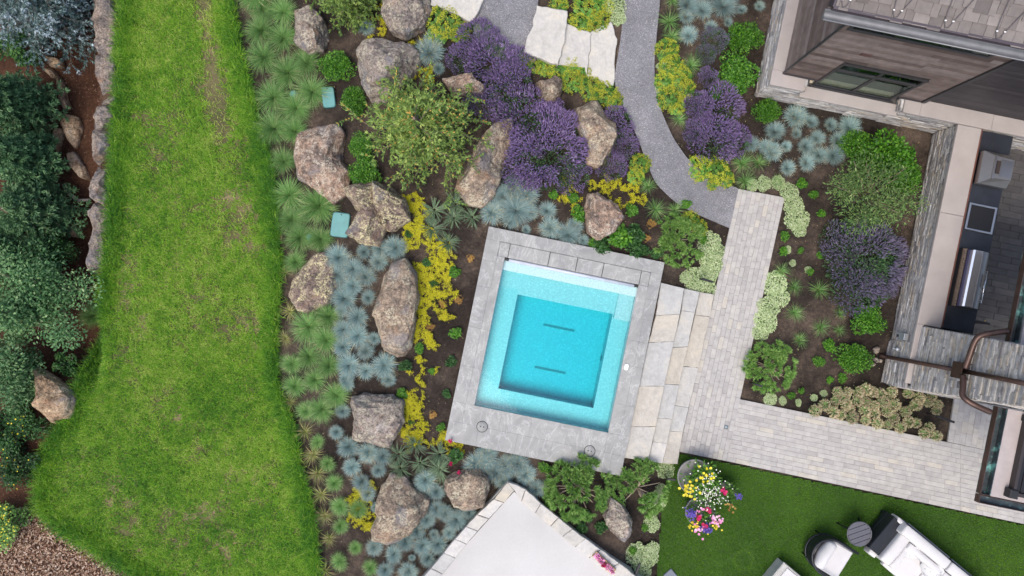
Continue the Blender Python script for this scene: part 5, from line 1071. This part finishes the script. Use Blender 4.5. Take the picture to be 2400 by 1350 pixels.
# ================================================================ OUTDOOR KITCHEN
kw = Loc(8.95, .9); kwall = kw.root('kitchen_wall', 'low ledgestone wall with a buff stone cap behind the outdoor grill', 'wall')
mb = MB(); veneer(mb, kw, 8.95, 'v', .6, 5.52, 0, .94, -1); mb.build('stone_face', LEDGE, kwall)
mb = MB(); mb.box(9.0, 9.4, .62, 5.5, 0, .94, tf=kw); mb.build('core', CORE, kwall)
for a, b_ in ((1.03, 3.53), (3.536, 5.5)):
    mb = MB(); mb.box(8.88, 9.41, a, b_, .943, 1.005, tf=kw, bev=.01); mb.build('cap', CAP, kwall)
mb = MB(); mb.box(9.411, 9.445, 1.05, 5.5, .88, .99, tf=kw); mb.build('rust_edge', plain('rusty_steel', (.12, .045, .03), .7, var=.4), kwall)
ct = Loc(9.8, 3.2); counter = ct.root('kitchen_counter', 'black stone counter of the outdoor kitchen running along the low wall', 'counter')
mb = MB(); mb.box(9.47, 10.15, 1.06, 5.5, 0, .86, tf=ct); mb.build('cabinet', plain('cabinet_black', (.02, .02, .022), .5), counter)
BLACKST = plain('black_stone', (.02, .023, .03), .42, var=.35, nscale=4, bmp=.2, bscale=40)  # black counter stone, with the kitchen's shade included in its colour
mb = MB(); mb.box(9.448, 10.18, 1.05, 5.5, .862, .92, tf=ct, bev=.006); mb.build('countertop', BLACKST, counter)
STEEL = plain('brushed_steel', (.42, .41, .4), .3, .95, .1, 3); SATIN = plain('satin_steel', (.3, .29, .285), .42, .9, .08, 3); BRIGHT = plain('polished_steel', (.85, .87, .9), .16, .9, .03, 2)
# grill
gr = Loc(9.75, 2.2, .92); grill = gr.root('gas_grill', 'long stainless grill with a closed lid and bar handle on the black counter', 'grill'); G0, G1 = 1.58, 2.82
mb = MB(); mb.box(9.5, 10.02, G0-.02, G1+.02, .921, 1.06, tf=gr, bev=.01); mb.build('firebox', plain('grill_body', (.05, .05, .055), .4, .6), grill)
prof = [(9.62, 1.06), (9.62, 1.225), (9.655, 1.25), (9.80, 1.262), (9.815, 1.26)]; prof2 = [(9.815, 1.26)]+[(9.815+.235*math.sin(a), 1.06+.2*math.cos(a)) for a in np.linspace(.05, 1.5, 12)]
def extr(prof, v0, v1, tf, caps=True):
    V = [tf(u, v, z) for v in (v0, v1) for u, z in prof]; n = len(prof); F = [(i, i+1, n+i+1, n+i) for i in range(n-1)]
    if caps: F += [tuple(range(n))[::-1], tuple(range(n, 2*n))]
    return V, F
mb = MB(); V, F = extr(prof, G0, G1, gr); mb.add(V, F); mb.build('lid_top', BRIGHT, grill)
mb = MB(); V, F = extr(prof2+[(9.815, 1.06)], G0, G1, gr); mb.add(V, F, smooth=False); lid = mb.build('lid', SATIN, grill)
mb = MB(); mb.box(9.81, 9.825, G0, G1, 1.259, 1.267, tf=gr); mb.build('lid_seam', plain('seam_grey', (.2, .2, .2), .5, .5), lid)
mb = MB(); a = math.radians(38); cu, cz = 9.815+.235*math.sin(a), 1.06+.2*math.cos(a)
for k in range(4): mb.box(-.055, .055, -.14+k*.0, .14, .0, .003, tf=lambda x, y, z: gr(cu+x*math.cos(a*.9)+z*.6, 2.2+y, cz-x*math.sin(a*.9)+z+.004)) if k == 0 else None
mb.build('badge', STEEL, lid)
mb = MB(); mb.tube([gr(10.07, G0+.15, 1.13), gr(10.07, G1-.38, 1.13)], .014, n=8)
for v in (G0+.2, G1-.45): mb.tube([gr(10.0, v, 1.12), gr(10.07, v, 1.13)], .01, n=6)
mb.build('handle', BRIGHT, grill)
mb = MB(); mb.lathe([(0, .02), (.022, .018), (.028, 0)], gr(10.045, 2.1, 1.135), 12); mb.build('thermometer', BRIGHT, grill)
mb = MB(); mb.box(9.49, 9.57, G0-.02, G1+.02, 1.061, 1.10, tf=gr)
for k in range(24): mb.ball(gr(9.53, G0+k*(G1-G0)/23, 1.1), (.026, .02, .03), n=6, m=4)
mb.build('rear_vent', plain('vent_bronze', (.2, .155, .12), .45, .7), grill)
mb = MB(); mb.box(9.575, 9.618, G0-.01, G1+.01, 1.061, 1.12, tf=gr); mb.build('rotisserie_slot', plain('deep_violet_steel', (.04, .035, .07), .4, .6), grill)
# side burner
sb = Loc(9.8, 3.58, .92); burner = sb.root('side_burner', 'square dark burner set in a steel frame on the counter above the grill', 'burner')
mb = MB()
for a, b_, c_, d in ((9.5, 9.545, 3.28, 3.88), (10.075, 10.12, 3.28, 3.88), (9.545, 10.075, 3.28, 3.32), (9.545, 10.075, 3.84, 3.88)): mb = MB(); mb.box(a, b_, c_, d, .921, .975, tf=sb, bev=.006); mb.build('frame_bar', STEEL, burner)
mb = MB(); mb.box(9.548, 10.072, 3.323, 3.837, .9225, .957, tf=sb); mb.build('lid', plain('burner_dark', (.022, .02, .019), .35, .3), burner)
# pizza oven
po = Loc(9.75, 4.62, .92); oven = po.root('pizza_oven', 'boxy stainless pizza oven with sloped sides at the counter end', 'oven')
u0, u1, v0, v1 = 9.47, 10.1, 4.28, 5.0
mb = MB(); mb.box(9.5, 10.08, v0+.05, v1-.05, .921, 1.02, tf=po); mb.build('stand', BLK, oven)
mb = MB(); B_ = [(u0, v0), (u1, v0), (u1, v1), (u0, v1)]; Tt = [(u0+.17, v0+.12), (u1-.06, v0+.14), (u1-.06, v1-.14), (u0+.17, v1-.12)]
V = [po(*p, 1.02) for p in B_]+[po(*p, 1.14) for p in B_]+[po(*p, 1.32) for p in Tt]; F = [(8, 9, 10, 11)]+[(a+i, a+(i+1) % 4, a+4+(i+1) % 4, a+4+i) for a in (0, 4) for i in range(4)]
mb.add(V, F); mb.build('body', SATIN, oven)
mb = MB(); mb.box(u0+.15, u0+.19, v0+.1, v1-.1, 1.3, 1.335, tf=po, bev=.005); mb.box(u0+.3, u1-.08, v0+.18, v1-.18, 1.321, 1.33, .2, tf=po); mb.build('top_rim', STEEL, oven)
mb = MB(); mb.box(u0+.2, u0+.28, v0+.22, v1-.22, 1.321, 1.345, tf=po, bev=.004); mb.build('flue_slot', plain('flue_brown', (.06, .045, .04), .4, .4), oven)
bt = Loc(10.25, 1.35, .0); br = bt.root('cabinet_door', 'narrow black cabinet door standing open with a small brass knob', 'door')
mb = MB(); mb.box(10.185, 10.52, 1.33, 1.37, .5, .9, tf=bt, bev=.004); mb.build('panel', BLK, br)
mb = MB(); mb.ball(bt(10.4, 1.40, .88), .02, n=8, m=5); mb.build('knob', plain('brass', (.6, .4, .15), .3, .9), br)
# ================================================================ CHIMNEY AND PIPES
ch = Loc(9.0, .35); chim = ch.root('stone_chimney', 'tall square ledgestone chimney carrying brown copper pipes', 'chimney')
CU = 9.02; sf = lambda z: (-.45+.052*z, 1.04-.055*z)
mb = MB(); veneer(mb, ch, CU, 'v', 0, 0, 1.0, 4.6, -1, (.03, .06), (.12, .45), sfun=sf); veneer(mb, ch, 8.93, 'v', -.42, .6, 0, .94, -1)
for z in np.arange(0, 4.6, .045):
    a, b_ = sf(z)
    for s in np.arange(CU+.03, 10.3, .33): 
        mb.box(s, s+.325, a-.001-rs.rand()*.02, a+.06, z, z+.042, np.clip(.5+.24*rs.normal(), 0, 1), tf=ch); mb.box(s, s+.325, b_-.06, b_+rs.rand()*.02, z, z+.042, np.clip(.5+.24*rs.normal(), 0, 1), tf=ch)
mb.build('stone_face', LEDGE, chim)
V = [ch(u, v, z) for z in (0, 4.6) for (u, v) in ((9.06, sf(z)[0]+.03), (10.3, sf(z)[0]+.03), (10.3, sf(z)[1]-.03), (9.06, sf(z)[1]-.03))]
mb = MB(); mb.add(V, [(0, 3, 2, 1), (4, 5, 6, 7)]+[(i, (i+1) % 4, 4+(i+1) % 4, 4+i) for i in range(4)]); mb.build('core', CORE, chim)
mb = MB(); mb.box(8.88, 9.03, -.3, 1.028, .943, 1.003, tf=ch, bev=.008); mb.build('ledge', CAP, chim)
def onface(px, py, off):
    k = (CU-off)/((px-1200)/100*CA-(675-py)/100*SA); z = 16*(1-k); u, v = toUV((px-1200)/100*k, (675-py)/100*k); return (u, v, z)
pipes = ch.root('downspout', 'brown copper downspouts joining at a collector box on the chimney', 'pipe')
def fpipe(name, pts, r, n=10): mb = MB(); mb.tube([ch(*p) for p in pts], r, n=n); return mb.build(name, COPPER, pipes)
V0, V1 = onface(2100, 838, .12), onface(2255, 872, .12); vv = (V0[1]+V1[1])/2
fpipe('pipe', [(8.75, vv, .02), (8.86, vv, .06), (8.84, vv, .3), (8.84, vv, .95), (8.93, vv, 1.15), (8.94, vv, V1[2]-.15)], .045)
fpipe('pipe', [(8.93, vv, V1[2]), (8.93, vv-.02, 4.6)], .045)
mb = MB(); zb = V1[2]
mb.box(8.83, 8.995, vv-.16, vv-.145, zb-.2, zb+.1, tf=ch); mb.box(8.83, 8.995, vv+.145, vv+.16, zb-.2, zb+.1, tf=ch); mb.box(8.815, 8.83, vv-.16, vv+.16, zb-.2, zb+.1, tf=ch); mb.box(8.83, 8.995, vv-.145, vv+.145, zb-.2, zb-.185, tf=ch)
mb.build('collector_box', COPPER, pipes)
def bend(pts, k=6):
    P = np.array(pts, float); out = []
    for i in range(len(P)-1):
        p0, p1, p2, p3 = P[max(i-1, 0)], P[i], P[i+1], P[min(i+2, len(P)-1)]
        for t_ in np.linspace(0, 1, k, endpoint=False): out.append(.5*((2*p1)+(p2-p0)*t_+(2*p0-5*p1+4*p2-p3)*t_**2+(3*p1-p0-3*p2+p3)*t_**3))
    return out+[P[-1]]
q = lambda px, py, z: (*toUV(*W(px, py, z)[:2]), z)
GH = 3.1
fpipe('pipe', bend([q(2262, 862, zb+.12), q(2272, 835, zb+.2), q(2285, 800, GH-.1), q(2300, 786, GH-.05), q(2330, 780, GH-.02), q(2362, 776, GH)]), .055)
fpipe('pipe', bend([q(2257, 880, zb+.12), q(2257, 905, zb+.2), q(2256, 925, GH-.12), q(2266, 938, GH-.06), q(2290, 952, GH-.02), q(2322, 966, GH)]), .055)
# side wing roof with copper gutters
VERD = None
m, t, b = nodes('aged_copper_trough'); cc = coords(t); n1 = noise(t, 3.5, cc, 6, .65); c = ramp(t, [(.35, (.03, .035, .04)), (.52, (.055, .075, .08)), (.62, (.16, .36, .33)), (.7, (.25, .45, .4))], n1); t.links.new(c, b.inputs['Base Color']); b.inputs['Roughness'].default_value = .4; b.inputs['Metallic'].default_value = .4; TROUGH = m
wg = Loc(9.6, -1.2); wing = wg.root('side_roof', 'low flat roof edged by an aged copper gutter at the right edge', 'roof')
mb = MB(); mb.box(9.63, 13, -2.03, -.35, GH-.12, GH+.02, tf=wg); mb.box(9.56, 13, .84, 5.0, GH-.12, GH+.02, tf=wg) if False else None; mb.build('deck', plain('beige_membrane', (.34, .3, .29), .75, var=.12, nscale=4), wing)
def trough(u0, u1, v0, v1, zt, name='gutter'):
    mb = MB(); th = .012; mb.box(u0, u1, v0, v1, zt-.13, zt-.118, tf=wg); mb.build(name, TROUGH, wing)
    lp = MB(); lp.box(u0, u0+th, v0, v1, zt-.118, zt, tf=wg); l2 = MB(); l2.box(u1-th, u1, v0+th, v1-th, zt-.118, zt, tf=wg); l2.build('gutter_back', TROUGH, wing); lp.box(u0+th, u1, v0, v0+th, zt-.118, zt-.001, tf=wg); lp.box(u0+th, u1, v1-th, v1, zt-.118, zt-.001, tf=wg); lp.build('gutter_lip', COPPER, wing)
trough(9.43, 9.62, -2.03, -.35, GH+.03); trough(9.43, 13, -2.2, -2.045, GH+.03)
trough(9.39, 9.56, .86, 3.2, GH+.03)
mb = MB(); mb.box(9.575, 13, .86, 3.2, GH-.1, GH+.06, tf=wg); mb.build('upper_deck', plain('grey_membrane', (.3, .28, .28), .7), wing)
pg = Loc(10.6, -1.2, GH); perg = pg.root('louvre_panel', 'black slatted louvre panel with corner brackets on the flat roof', 'louvre')
FBB = plain('frame_brownblack', (.03, .024, .024), .45)
mb = MB(); mb.box(9.93, 9.99, -1.85, -.42, GH+.021, GH+.16, tf=pg, bev=.006); mb.build('frame', FBB, perg)
mb = MB(); mb.box(9.99, 13, -1.92, -1.85, GH+.021, GH+.16, tf=pg, bev=.006); mb.build('frame', FBB, perg)
mb = MB()
for k in range(26): mb.box(10.0+k*.09, 10.075+k*.09, -1.84, -.5, GH+.05, GH+.13, tf=pg, bev=.008)
mb.build('slats', plain('slat_black', (.018, .018, .021), .4, .3), perg)
mb = MB(); mb.box(9.86, 10.02, -1.97, -1.8, GH+.03, GH+.2, tf=pg, bev=.02); mb.build('bracket', BLK, perg)
mb = MB(); mb.box(9.9, 10.02, -.52, -.40, GH+.03, GH+.2, tf=pg, bev=.02); mb.build('bracket', BLK, perg)
# wall lights
for px, py, z, lab in ((2103, 786, .62, 'grey box wall light on the chimney base'), (2096, 817, .5, 'small round grey tap fitting on the chimney base')):
    u, v = toUV(*W(px, py, z)[:2]); x, y = UV(8.9, v); o = empty('wall_light' if z > .55 else 'hose_tap', (x, y, z), -AX); tag(o, lab, 'light' if z > .55 else 'tap'); GM = plain('fixture_grey', (.36, .39, .42), .4, .5)
    mb = MB()
    if z > .55:
        mb.box(-.1, .0, -.075, .075, -.13, .13, bev=.01); mb.build('body', GM, o); mb = MB(); mb.box(-.085, -.01, -.06, .06, .13, .134); mb.build('lens', plain('lens_grey', (.2, .2, .2), .3), o)
        mb = MB(); mb.box(-.13, -.1, -.03, .03, -.12, -.08); mb.build('stem', BLK, o)
    else:
        mb.lathe([(0, -.05), (.05, -.045), (.05, .03), (.03, .045), (0, .05)], (-.05, 0, 0), 14); mb.tube([(-.05, 0, -.02), (-.14, 0, -.04)], .014); mb.build('body', GM, o)
for i in range(9):
    px, py = rs.uniform(2046, 2066), rs.choice([rs.uniform(812, 826), rs.uniform(842, 858)]); a = np.linspace(0, 6.28, 8)[:-1]; rock('pebble', [(px+6*math.cos(q_), py+5*math.sin(q_)) for q_ in a], .07, RG, 'grey river pebble at the foot of the chimney downspout', 'river pebbles under the downspout', 3, .9, 2, 900+i)
for o_ in [o for o in SC.objects if o.name.startswith('pebble')]: o_['category'] = 'pebble'
# ================================================================ FURNITURE ON THE TURF
FAB = plain('white_fabric', (.52, .51, .505), .9, var=.05, nscale=5, bmp=.12, bscale=160); CHAR = plain('charcoal_metal', (.018, .02, .025), .42, .3); RAIL = plain('grey_metal', (.12, .13, .15), .4, .5)
def cushion(mb, x0, x1, y0, y1, z0, z1, puff=.035, n=14, m=10, rnd=.45, tint=.5, tf=None):
    """rounded box cushion with a soft crown and slightly pulled corners"""
    V = []; cx, cy, cz = (x0+x1)/2, (y0+y1)/2, (z0+z1)/2; hx, hy, hz = (x1-x0)/2, (y1-y0)/2, (z1-z0)/2
    b_ = min(hx, hy, hz)*rnd; bmv, F = ICO[4]
    for d in bmv:
        s = np.sign(d); e = np.abs(d)
        p = np.array([hx-b_, hy-b_, hz-b_])*np.clip(d*2.2, -1, 1)+d*b_
        p[2] += puff*(1-(p[0]/hx)**2)*(1-(p[1]/hy)**2)*(1 if p[2] > 0 else 0); V.append((cx+p[0], cy+p[1], cz+p[2]))
    V = np.array(V)
    if tf: V = np.array([tf(*p) for p in V])
    mb.add(V, F, tint, 0, True)
ang = math.atan2(-.64, .77); x0, y0, _ = W(2097, 1206, .55)
sofa = empty('sofa', (x0, y0, 0), ang); tag(sofa, 'long white cushioned sofa with a black arm on the turf', 'sofa')
ty = lambda t_: -t_        # t runs from the back (0) to the front
def sbox(name, s0, s1, t0, t1, z0, z1, mat, bev=.01, parent=sofa): mb = MB(); mb.box(s0, s1, -t1, -t0, z0, z1, bev=bev); return mb.build(name, mat, parent)
def scus(name, s0, s1, t0, t1, z0, z1, puff=.03, parent=sofa, rnd=.5): mb = MB(); cushion(mb, s0, s1, -t1, -t0, z0, z1, puff, rnd=rnd); return mb.build(name, FAB, parent)
sbox('base', .02, 3.6, .03, .97, .12, .26, CHAR)
mb = MB(); mb.box(.0, .29, -.95, -.04, .3, .6, bev=.012); arm = mb.build('arm', CHAR, sofa)
for k in range(9): sbox('arm_slat', .012+k*.03, .034+k*.03, .06, .93, .601, .606, CHAR, .002, arm) if False else None
for s, t_ in ((.03, .06), (.03, .9), (3.5, .06), (3.5, .9)): sbox('leg', s, s+.06, t_, t_+.05, 0, .12, CHAR)
sbox('back_rail', .3, 1.5, -.045, -.015, .3, .66, RAIL, .006); sbox('back_rail', 1.56, 2.9, -.045, -.015, .3, .66, RAIL, .006)
scus('arm_cushion', .3, .58, .16, 1.0, .27, .70); scus('arm_end_cushion', .12, .33, .9, 1.06, .25, .5); scus('arm_end_cushion', .08, .34, -.02, .1, .3, .6)
scus('back_cushion', .2, 1.5, .0, .27, .3, .82); scus('back_cushion', 1.51, 2.9, .0, .27, .3, .82)
scus('loose_back_cushion', .56, 1.5, .27, .44, .42, .76); scus('loose_back_cushion', 1.56, 2.5, .27, .44, .42, .76); scus('side_cushion', .58, .73, .34, .98, .42, .66)
scus('seat_cushion', .6, 1.42, .28, 1.06, .26, .43, .02, rnd=.6); scus('seat_cushion', 1.43, 2.3, .28, 1.06, .26, .43, .02, rnd=.6); scus('seat_cushion', 2.31, 3.2, .28, 1.06, .26, .43, .02, rnd=.6)
m, t, b = nodes('patterned_fabric'); cc = coords(t); wv = t.nodes.new('ShaderNodeTexWave'); wv.inputs['Scale'].default_value = 11; wv.inputs['Distortion'].default_value = 14; wv.inputs['Detail'].default_value = 1; wv.inputs['Detail Scale'].default_value = 1.6; t.links.new(cc, wv.inputs[0])
msk = ramp(t, [(.52, (0, 0, 0)), (.56, (1, 1, 1))], noise(t, 7, cc, 2)); ln = ramp(t, [(.1, (1, 1, 1)), (.2, (0, 0, 0))], wv.outputs[1])
c = mixc(t, (.54, .54, .535), (.04, .05, .06), math_(t, 'MULTIPLY', msk, ln)); t.links.new(c, b.inputs['Base Color']); b.inputs['Roughness'].default_value = .9; PAT = m
for px, py, lab, a in ((2138, 1296, 'white throw pillow with dark squiggles near the sofa arm', .2), (2188, 1340, 'white throw pillow with dark squiggles further along the sofa seat', -.5)):
    x, y, _ = W(px, py, .62); mb = MB(); V, F = ICO[5]; P = V.copy(); r2 = np.sign(P[:, :2])*np.abs(P[:, :2])**.75; th_ = (1-np.clip(np.abs(r2), 0, 1)**4); P = np.column_stack([r2*.24, P[:, 2]*.1*(.3+.7*th_.prod(1))]); P[:, 2] += (vn3(P, 9, 3)-.5)*.02
    mb.add(P, F, smooth=True); o = mb.build('throw_pillow', PAT, None, (x, y, .58)); o.rotation_euler = (.75, .25, ang+a); tag(o, lab, 'pillow', 'patterned pillows on the sofa')
# armchair
ca = math.atan2(-.53, .85); x0, y0, _ = W(1938, 1300, .4)
chair = empty('armchair', (x0, y0, 0), ca); tag(chair, 'white cushioned armchair with a curved charcoal back rail', 'armchair')
def ush(r, xf, z, n=24, ry=None):   # U-shape open towards +x
    ry = ry or r; return [(xf, -ry, z)]+[(r*-math.cos(a)*.95, ry*-math.sin(math.pi/2-a) if False else -ry*math.cos(a), z) if False else (-r*math.sin(a), -ry*math.cos(a), z) for a in np.linspace(0, math.pi, n)]+[(xf, ry, z)]
mb = MB(); mb.tube(ush(.44, .46, .62, ry=.41), .028, n=8); mb.tube(ush(.42, .44, .22, ry=.4), .026, n=8); mb.build('frame', CHAR, chair)
P0 = ush(.43, .1, .4, ry=.405); mb = MB()
for a, b_ in zip(P0[2:-2], P0[3:-2]): mb.box(0, 1, -.012, .012, .3, .60, tf=lambda x, y, z, a=a, b_=b_: (a[0]+(b_[0]-a[0])*x+y*.5*np.sign(a[0]), a[1]+(b_[1]-a[1])*x+y, z))
mb.build('back_panel', CHAR, chair)
for x, y in ((.42, .39), (.42, -.39), (-.28, .3), (-.28, -.3)): mb = MB(); mb.tube([(x, y, 0), (x, y, .6)], .018, n=6); mb.build('leg', CHAR, chair)
mb = MB(); a = np.linspace(0, math.pi, 16); poly = [(.47, -.36)]+[(-.3*math.sin(q_), -.36*math.cos(q_)) for q_ in a]+[(.47, .36)]; mb.prism(poly, .24, .45, bev=.03); mb.build('seat_cushion', FAB, chair)
mb = MB(); cushion(mb, -.27, -.02, -.34, .34, .44, .74, .05, rnd=.9, tf=lambda x, y, z: (x-.05+abs(y)*.12, y, z)); mb.build('back_cushion', FAB, chair)
# round side table
x0, y0, _ = W(2015, 1252, .5); tb = empty('side_table', (x0, y0, 0), ca+.9); tag(tb, 'round slatted grey side table between armchair and sofa', 'table')
mb = MB(); R_ = .28; ed = [-.28, -.17, -.058, .058, .17, .28]
for a, b_ in zip(ed, ed[1:]):
    a2, b2 = a+.005, b_-.005; ys = np.linspace(a2, b2, 8); P = [(math.sqrt(max(R_**2-y*y, 0))*.93, y) for y in ys]+[(-math.sqrt(max(R_**2-y*y, 0))*.93, y) for y in ys[::-1]]; mb.prism(P, .47, .5, bev=.004)
tt = mb.build('tabletop', plain('table_grey', (.1, .1, .115), .45, .3, .1), tb)
mb = MB(); a = np.linspace(0, 2*math.pi, 49); mb.tube([(.275*math.cos(q_), .275*math.sin(q_), .487) for q_ in a], .014, n=6); mb.build('rim', plain('rim_grey', (.09, .09, .105), .45, .3), tb)
for k in range(3): q_ = 2.1*k+.4; mb = MB(); mb.tube([(.1*math.cos(q_), .1*math.sin(q_), .47), (.3*math.cos(q_), .3*math.sin(q_), 0)], .018, n=6); mb.build('leg', CHAR, tb)
# stone fire table corner
x0, y0, _ = W(1838, 1322, .4); ft = empty('fire_table', (x0, y0, 0), ang); tag(ft, 'pale stone fire table whose corner enters at the bottom edge', 'table')
mb = MB(); mb.box(.0, .9, -.9, 0, .0, .36, bev=.01); mb.build('base', QUARTZ, ft); mb = MB(); mb.box(-.03, .93, -.93, .03, .361, .41, tint=.45, bev=.015); mb.build('top', QUARTZ, ft); mb = MB(); mb.box(.1, .8, -.8, -.02, .411, .44, bev=.01); mb.build('cover', FAB, ft)
x0, y0, _ = W(1573, 1352, .1); mb = MB(); mb.box(-.12, .12, -.12, .12, -.02, .05, bev=.012); o = mb.build('slate_stone', plain('blue_slate', (.13, .15, .18), .5), None, (x0, y0, 0)); o.rotation_euler = (0, 0, .7); tag(o, 'blue-grey slate block on the turf at the bottom edge', 'stone')
# ================================================================ POTS
def pot(px, py, rpx, hh, label, kinds, lean=(0, 0), green=260, rim=(0, 0)):
    x, y, z = ground_at(px, py, hh*.5); r = rad(rpx, hh); e = empty('flower_pot', (x, y, 0)); tag(e, label, 'flower pot', 'flower pots on the turf')
    mb = MB(); mb.lathe([(r*.62, 0), (r*.92, hh), (r*.98, hh), (r*.98, hh-.05), (r*.86, hh-.05), (r*.8, hh-.08), (0, hh-.08)], (rim[0], rim[1], 0), 32); mb.build('pot', plain('pot_grey', (.2, .2, .19), .7, var=.15), e)
    mb = MB(); d = sph(green); d[:, 2] = np.abs(d[:, 2]); P = d*rs.uniform(.3, 1.05, (green, 1))*np.array([r*1.1, r*1.1, .3])+np.array([lean[0], lean[1], hh]); leaves(mb, P, d+rs.normal(size=(green, 3))*.5, .1, .45, up=np.array([0, 0, 1.])); mb.build('leaves', ML['alch'], e)
    for mk, n, (dx, dy), sp, fs in kinds:
        mb = MB()
        for _ in range(n):
            c_ = np.array([lean[0]+dx+rs.normal()*sp, lean[1]+dy+rs.normal()*sp, hh+.3+rs.uniform(-.06, .06)]); q_ = rs.rand()*6; k = 7
            nn = np.array([rs.normal()*.3, rs.normal()*.3, 1]); nn /= np.linalg.norm(nn); A_ = np.cross(nn, [1, 0, 0]); A_ /= np.linalg.norm(A_); B_ = np.cross(nn, A_)
            ring = [c_+fs*.5*(math.cos(q_+j*math.pi/k)*A_+math.sin(q_+j*math.pi/k)*B_)*(1 if j % 2 == 0 else .72)+nn*fs*.12 for j in range(2*k)]
            mb.add([c_]+ring, [(0, 1+j, 1+(j+1) % (2*k)) for j in range(2*k)], rs.rand())
        mb.build('blossom', ML[mk], e)
    return e
def off(dpx, dpy): return (dpx/100*.95, -dpy/100*.95)
pot(1632, 1116, 42, .5, 'largest flower pot with yellow and white blossoms, nearest the walkway', [('yellow', 26, off(-36, 15), .09, .075), ('yellow', 16, off(8, -20), .09, .07), ('white', 110, off(12, 34), .19, .034), ('white', 40, off(10, 0), .18, .032)], (.03, 0), 520, off(-10, -5))
pot(1636, 1192, 36, .42, 'flower pot of pink, violet and yellow petunias, lowest of the three', [('violet', 60, off(-30, -4), .06, .05), ('violet', 50, off(6, 30), .06, .05), ('pink', 22, off(-15, 30), .07, .065), ('pink', 26, off(30, 12), .08, .065), ('magenta', 6, off(-16, 4), .03, .1), ('magenta', 8, off(8, -14), .03, .09), ('magenta', 6, off(0, 22), .03, .09), ('yellow', 26, off(-22, 24), .07, .05), ('yellow', 12, off(24, 26), .07, .05), ('pink', 8, off(-10, -12), .07, .06)], (0, 0), 300)
pot(1696, 1150, 26, .4, 'small dark flower pot with crimson petunias, rightmost of the three', [('magenta', 9, off(-14, -12), .04, .09), ('violet', 40, off(20, -2), .04, .035), ('rust', 10, off(2, 26), .05, .06)], (0, 0), 220)
# flower trough on the terrace edge
x0, y0, _ = W(1416, 1319, .65); a = math.atan2(-(1343-1297), (1441-1393)); ft = empty('flower_trough', (x0, y0, .607), a); tag(ft, 'narrow tan trough of pink blossoms on the terrace edge stones', 'trough')
mb = MB(); mb.box(-.3, .3, -.075, .075, 0, .07, bev=.008); mb.build('trough', plain('tan_trough', (.42, .3, .16), .8), ft)
for i, s in enumerate(np.linspace(-.24, .24, 7)):
    mb = MB(); n = 26; d = sph(n); leaves(mb, np.array([s, rs.normal()*.012, .1])+d*.05, d, .07, .8); mb.build('blossom', ML['magenta' if i in (3,) else 'pink'], ft)
# ================================================================ SMALL THINGS IN THE BEDS
VB = plain('teal_plastic', (.1, .26, .25), .5, var=.12, nscale=7)
for pts, lab in (([(754, 207), (782, 205), (787, 250), (760, 254)], 'teal valve box lid with dark smudges beside the pitted boulder'), ([(784, 498), (821, 502), (814, 557), (776, 553)], 'clean teal valve box lid left of the split boulder')):
    c_ = np.mean(pts, 0); x, y, z = W(*c_); q_ = [np.array(W(*p)[:2])-(x, y) for p in pts]; P = []
    for i in range(4):
        p, pr, nx_ = q_[i], q_[i-1], q_[(i+1) % 4]
        for t_ in (0, .5, 1):
            A_ = p+(pr-p)/np.linalg.norm(pr-p)*.06; B_ = p+(nx_-p)/np.linalg.norm(nx_-p)*.06; P.append((1-t_)**2*A_+2*t_*(1-t_)*p+t_*t_*B_)
    o = empty('valve_box', (x, y, z)); tag(o, lab, 'valve box', 'irrigation valve boxes')
    mb = MB(); mb.prism(P, -.05, .06, bev=.01); mb.build('lid', VB, o)
    mb = MB(); mb.prism([p*1.05 for p in P], -.05, .042); mb.build('rim', plain('rim_dark_teal', (.02, .09, .09), .6), o)
    k = (q_[0]+q_[1])/2*.85; mb = MB(); mb.lathe([(0, .003), (.014, .002), (.015, -.01)], (k[0], k[1], .06), 10); mb.build('lock', BLK, o)
for px, py in ((690, 222), (729, 557)):
    x, y, z = W(px, py); mb = MB(); mb.lathe([(0, .1), (.06, .095), (.085, .07), (.09, -.05)], n=20); o = mb.build('round_cap', VB, None, (x, y, z)); auto(o, px, py, 'round teal valve cap among green tufts', 'valve cap', 'round valve caps')
PLG = 'low black path lights'
for px, py, a, L_, lab in ((1573, 1123, -.1, .2, 'black bar path light beside the pale clump at the turf corner'), (1657, 657, -.3, .26, 'black bar path light in the pale clumps by the stone steps'), (2215, 982, -.35, .42, 'long black bar path light among the dried flowers'), (1494, 1334, 1.2, .3, 'upright black path light in the pale clumps at the bottom edge'), (1778, 903, -.3, .16, 'short black path light under the walkway-side pine')):
    x, y, z = ground_at(px, py, .4); o = empty('path_light', (x, y, z), a); tag(o, lab, 'light', PLG)
    mb = MB(); mb.tube([(-L_/2+.02, 0, 0), (-L_/2+.02, 0, .4)], .014, n=6); mb.build('post', BLK, o); mb = MB(); mb.box(-L_/2, L_/2, -.025, .025, .4, .44, bev=.006); mb.build('head', BLK, o)
x, y, _ = W(1701, 1000); mb = MB(); mb.box(-.045, .045, -.045, .045, 0, .036, bev=.004); o = mb.build('floor_drain', plain('drain_teal', (.12, .17, .19), .4, .5), None, (x, y, 0)); o.rotation_euler = (0, 0, -AX); tag(o, 'small square metal drain set in the paver walkway', 'drain'); mb = MB(); mb.lathe([(0, .039), (.022, .039), (.024, .036)], n=14); mb.build('grate', plain('drain_grey', (.35, .36, .36), .4, .6), o)
red = ML['magenta']
for px, py in ((1056, 1087), (1076, 1107), (1056, 1033)):
    x, y, z = ground_at(px, py, .2); mb = MB(); n = 26; d = sph(n); leaves(mb, d*.035+np.array([0, 0, .22]), d, .05, .8); mb.tube([(0, 0, 0), (0, 0, .2)], .006, n=4); o = mb.build('red_flower', red, None, (x, y, z)); auto(o, px, py, 'small red blossom', 'flower', 'red blossoms')
run_auto()
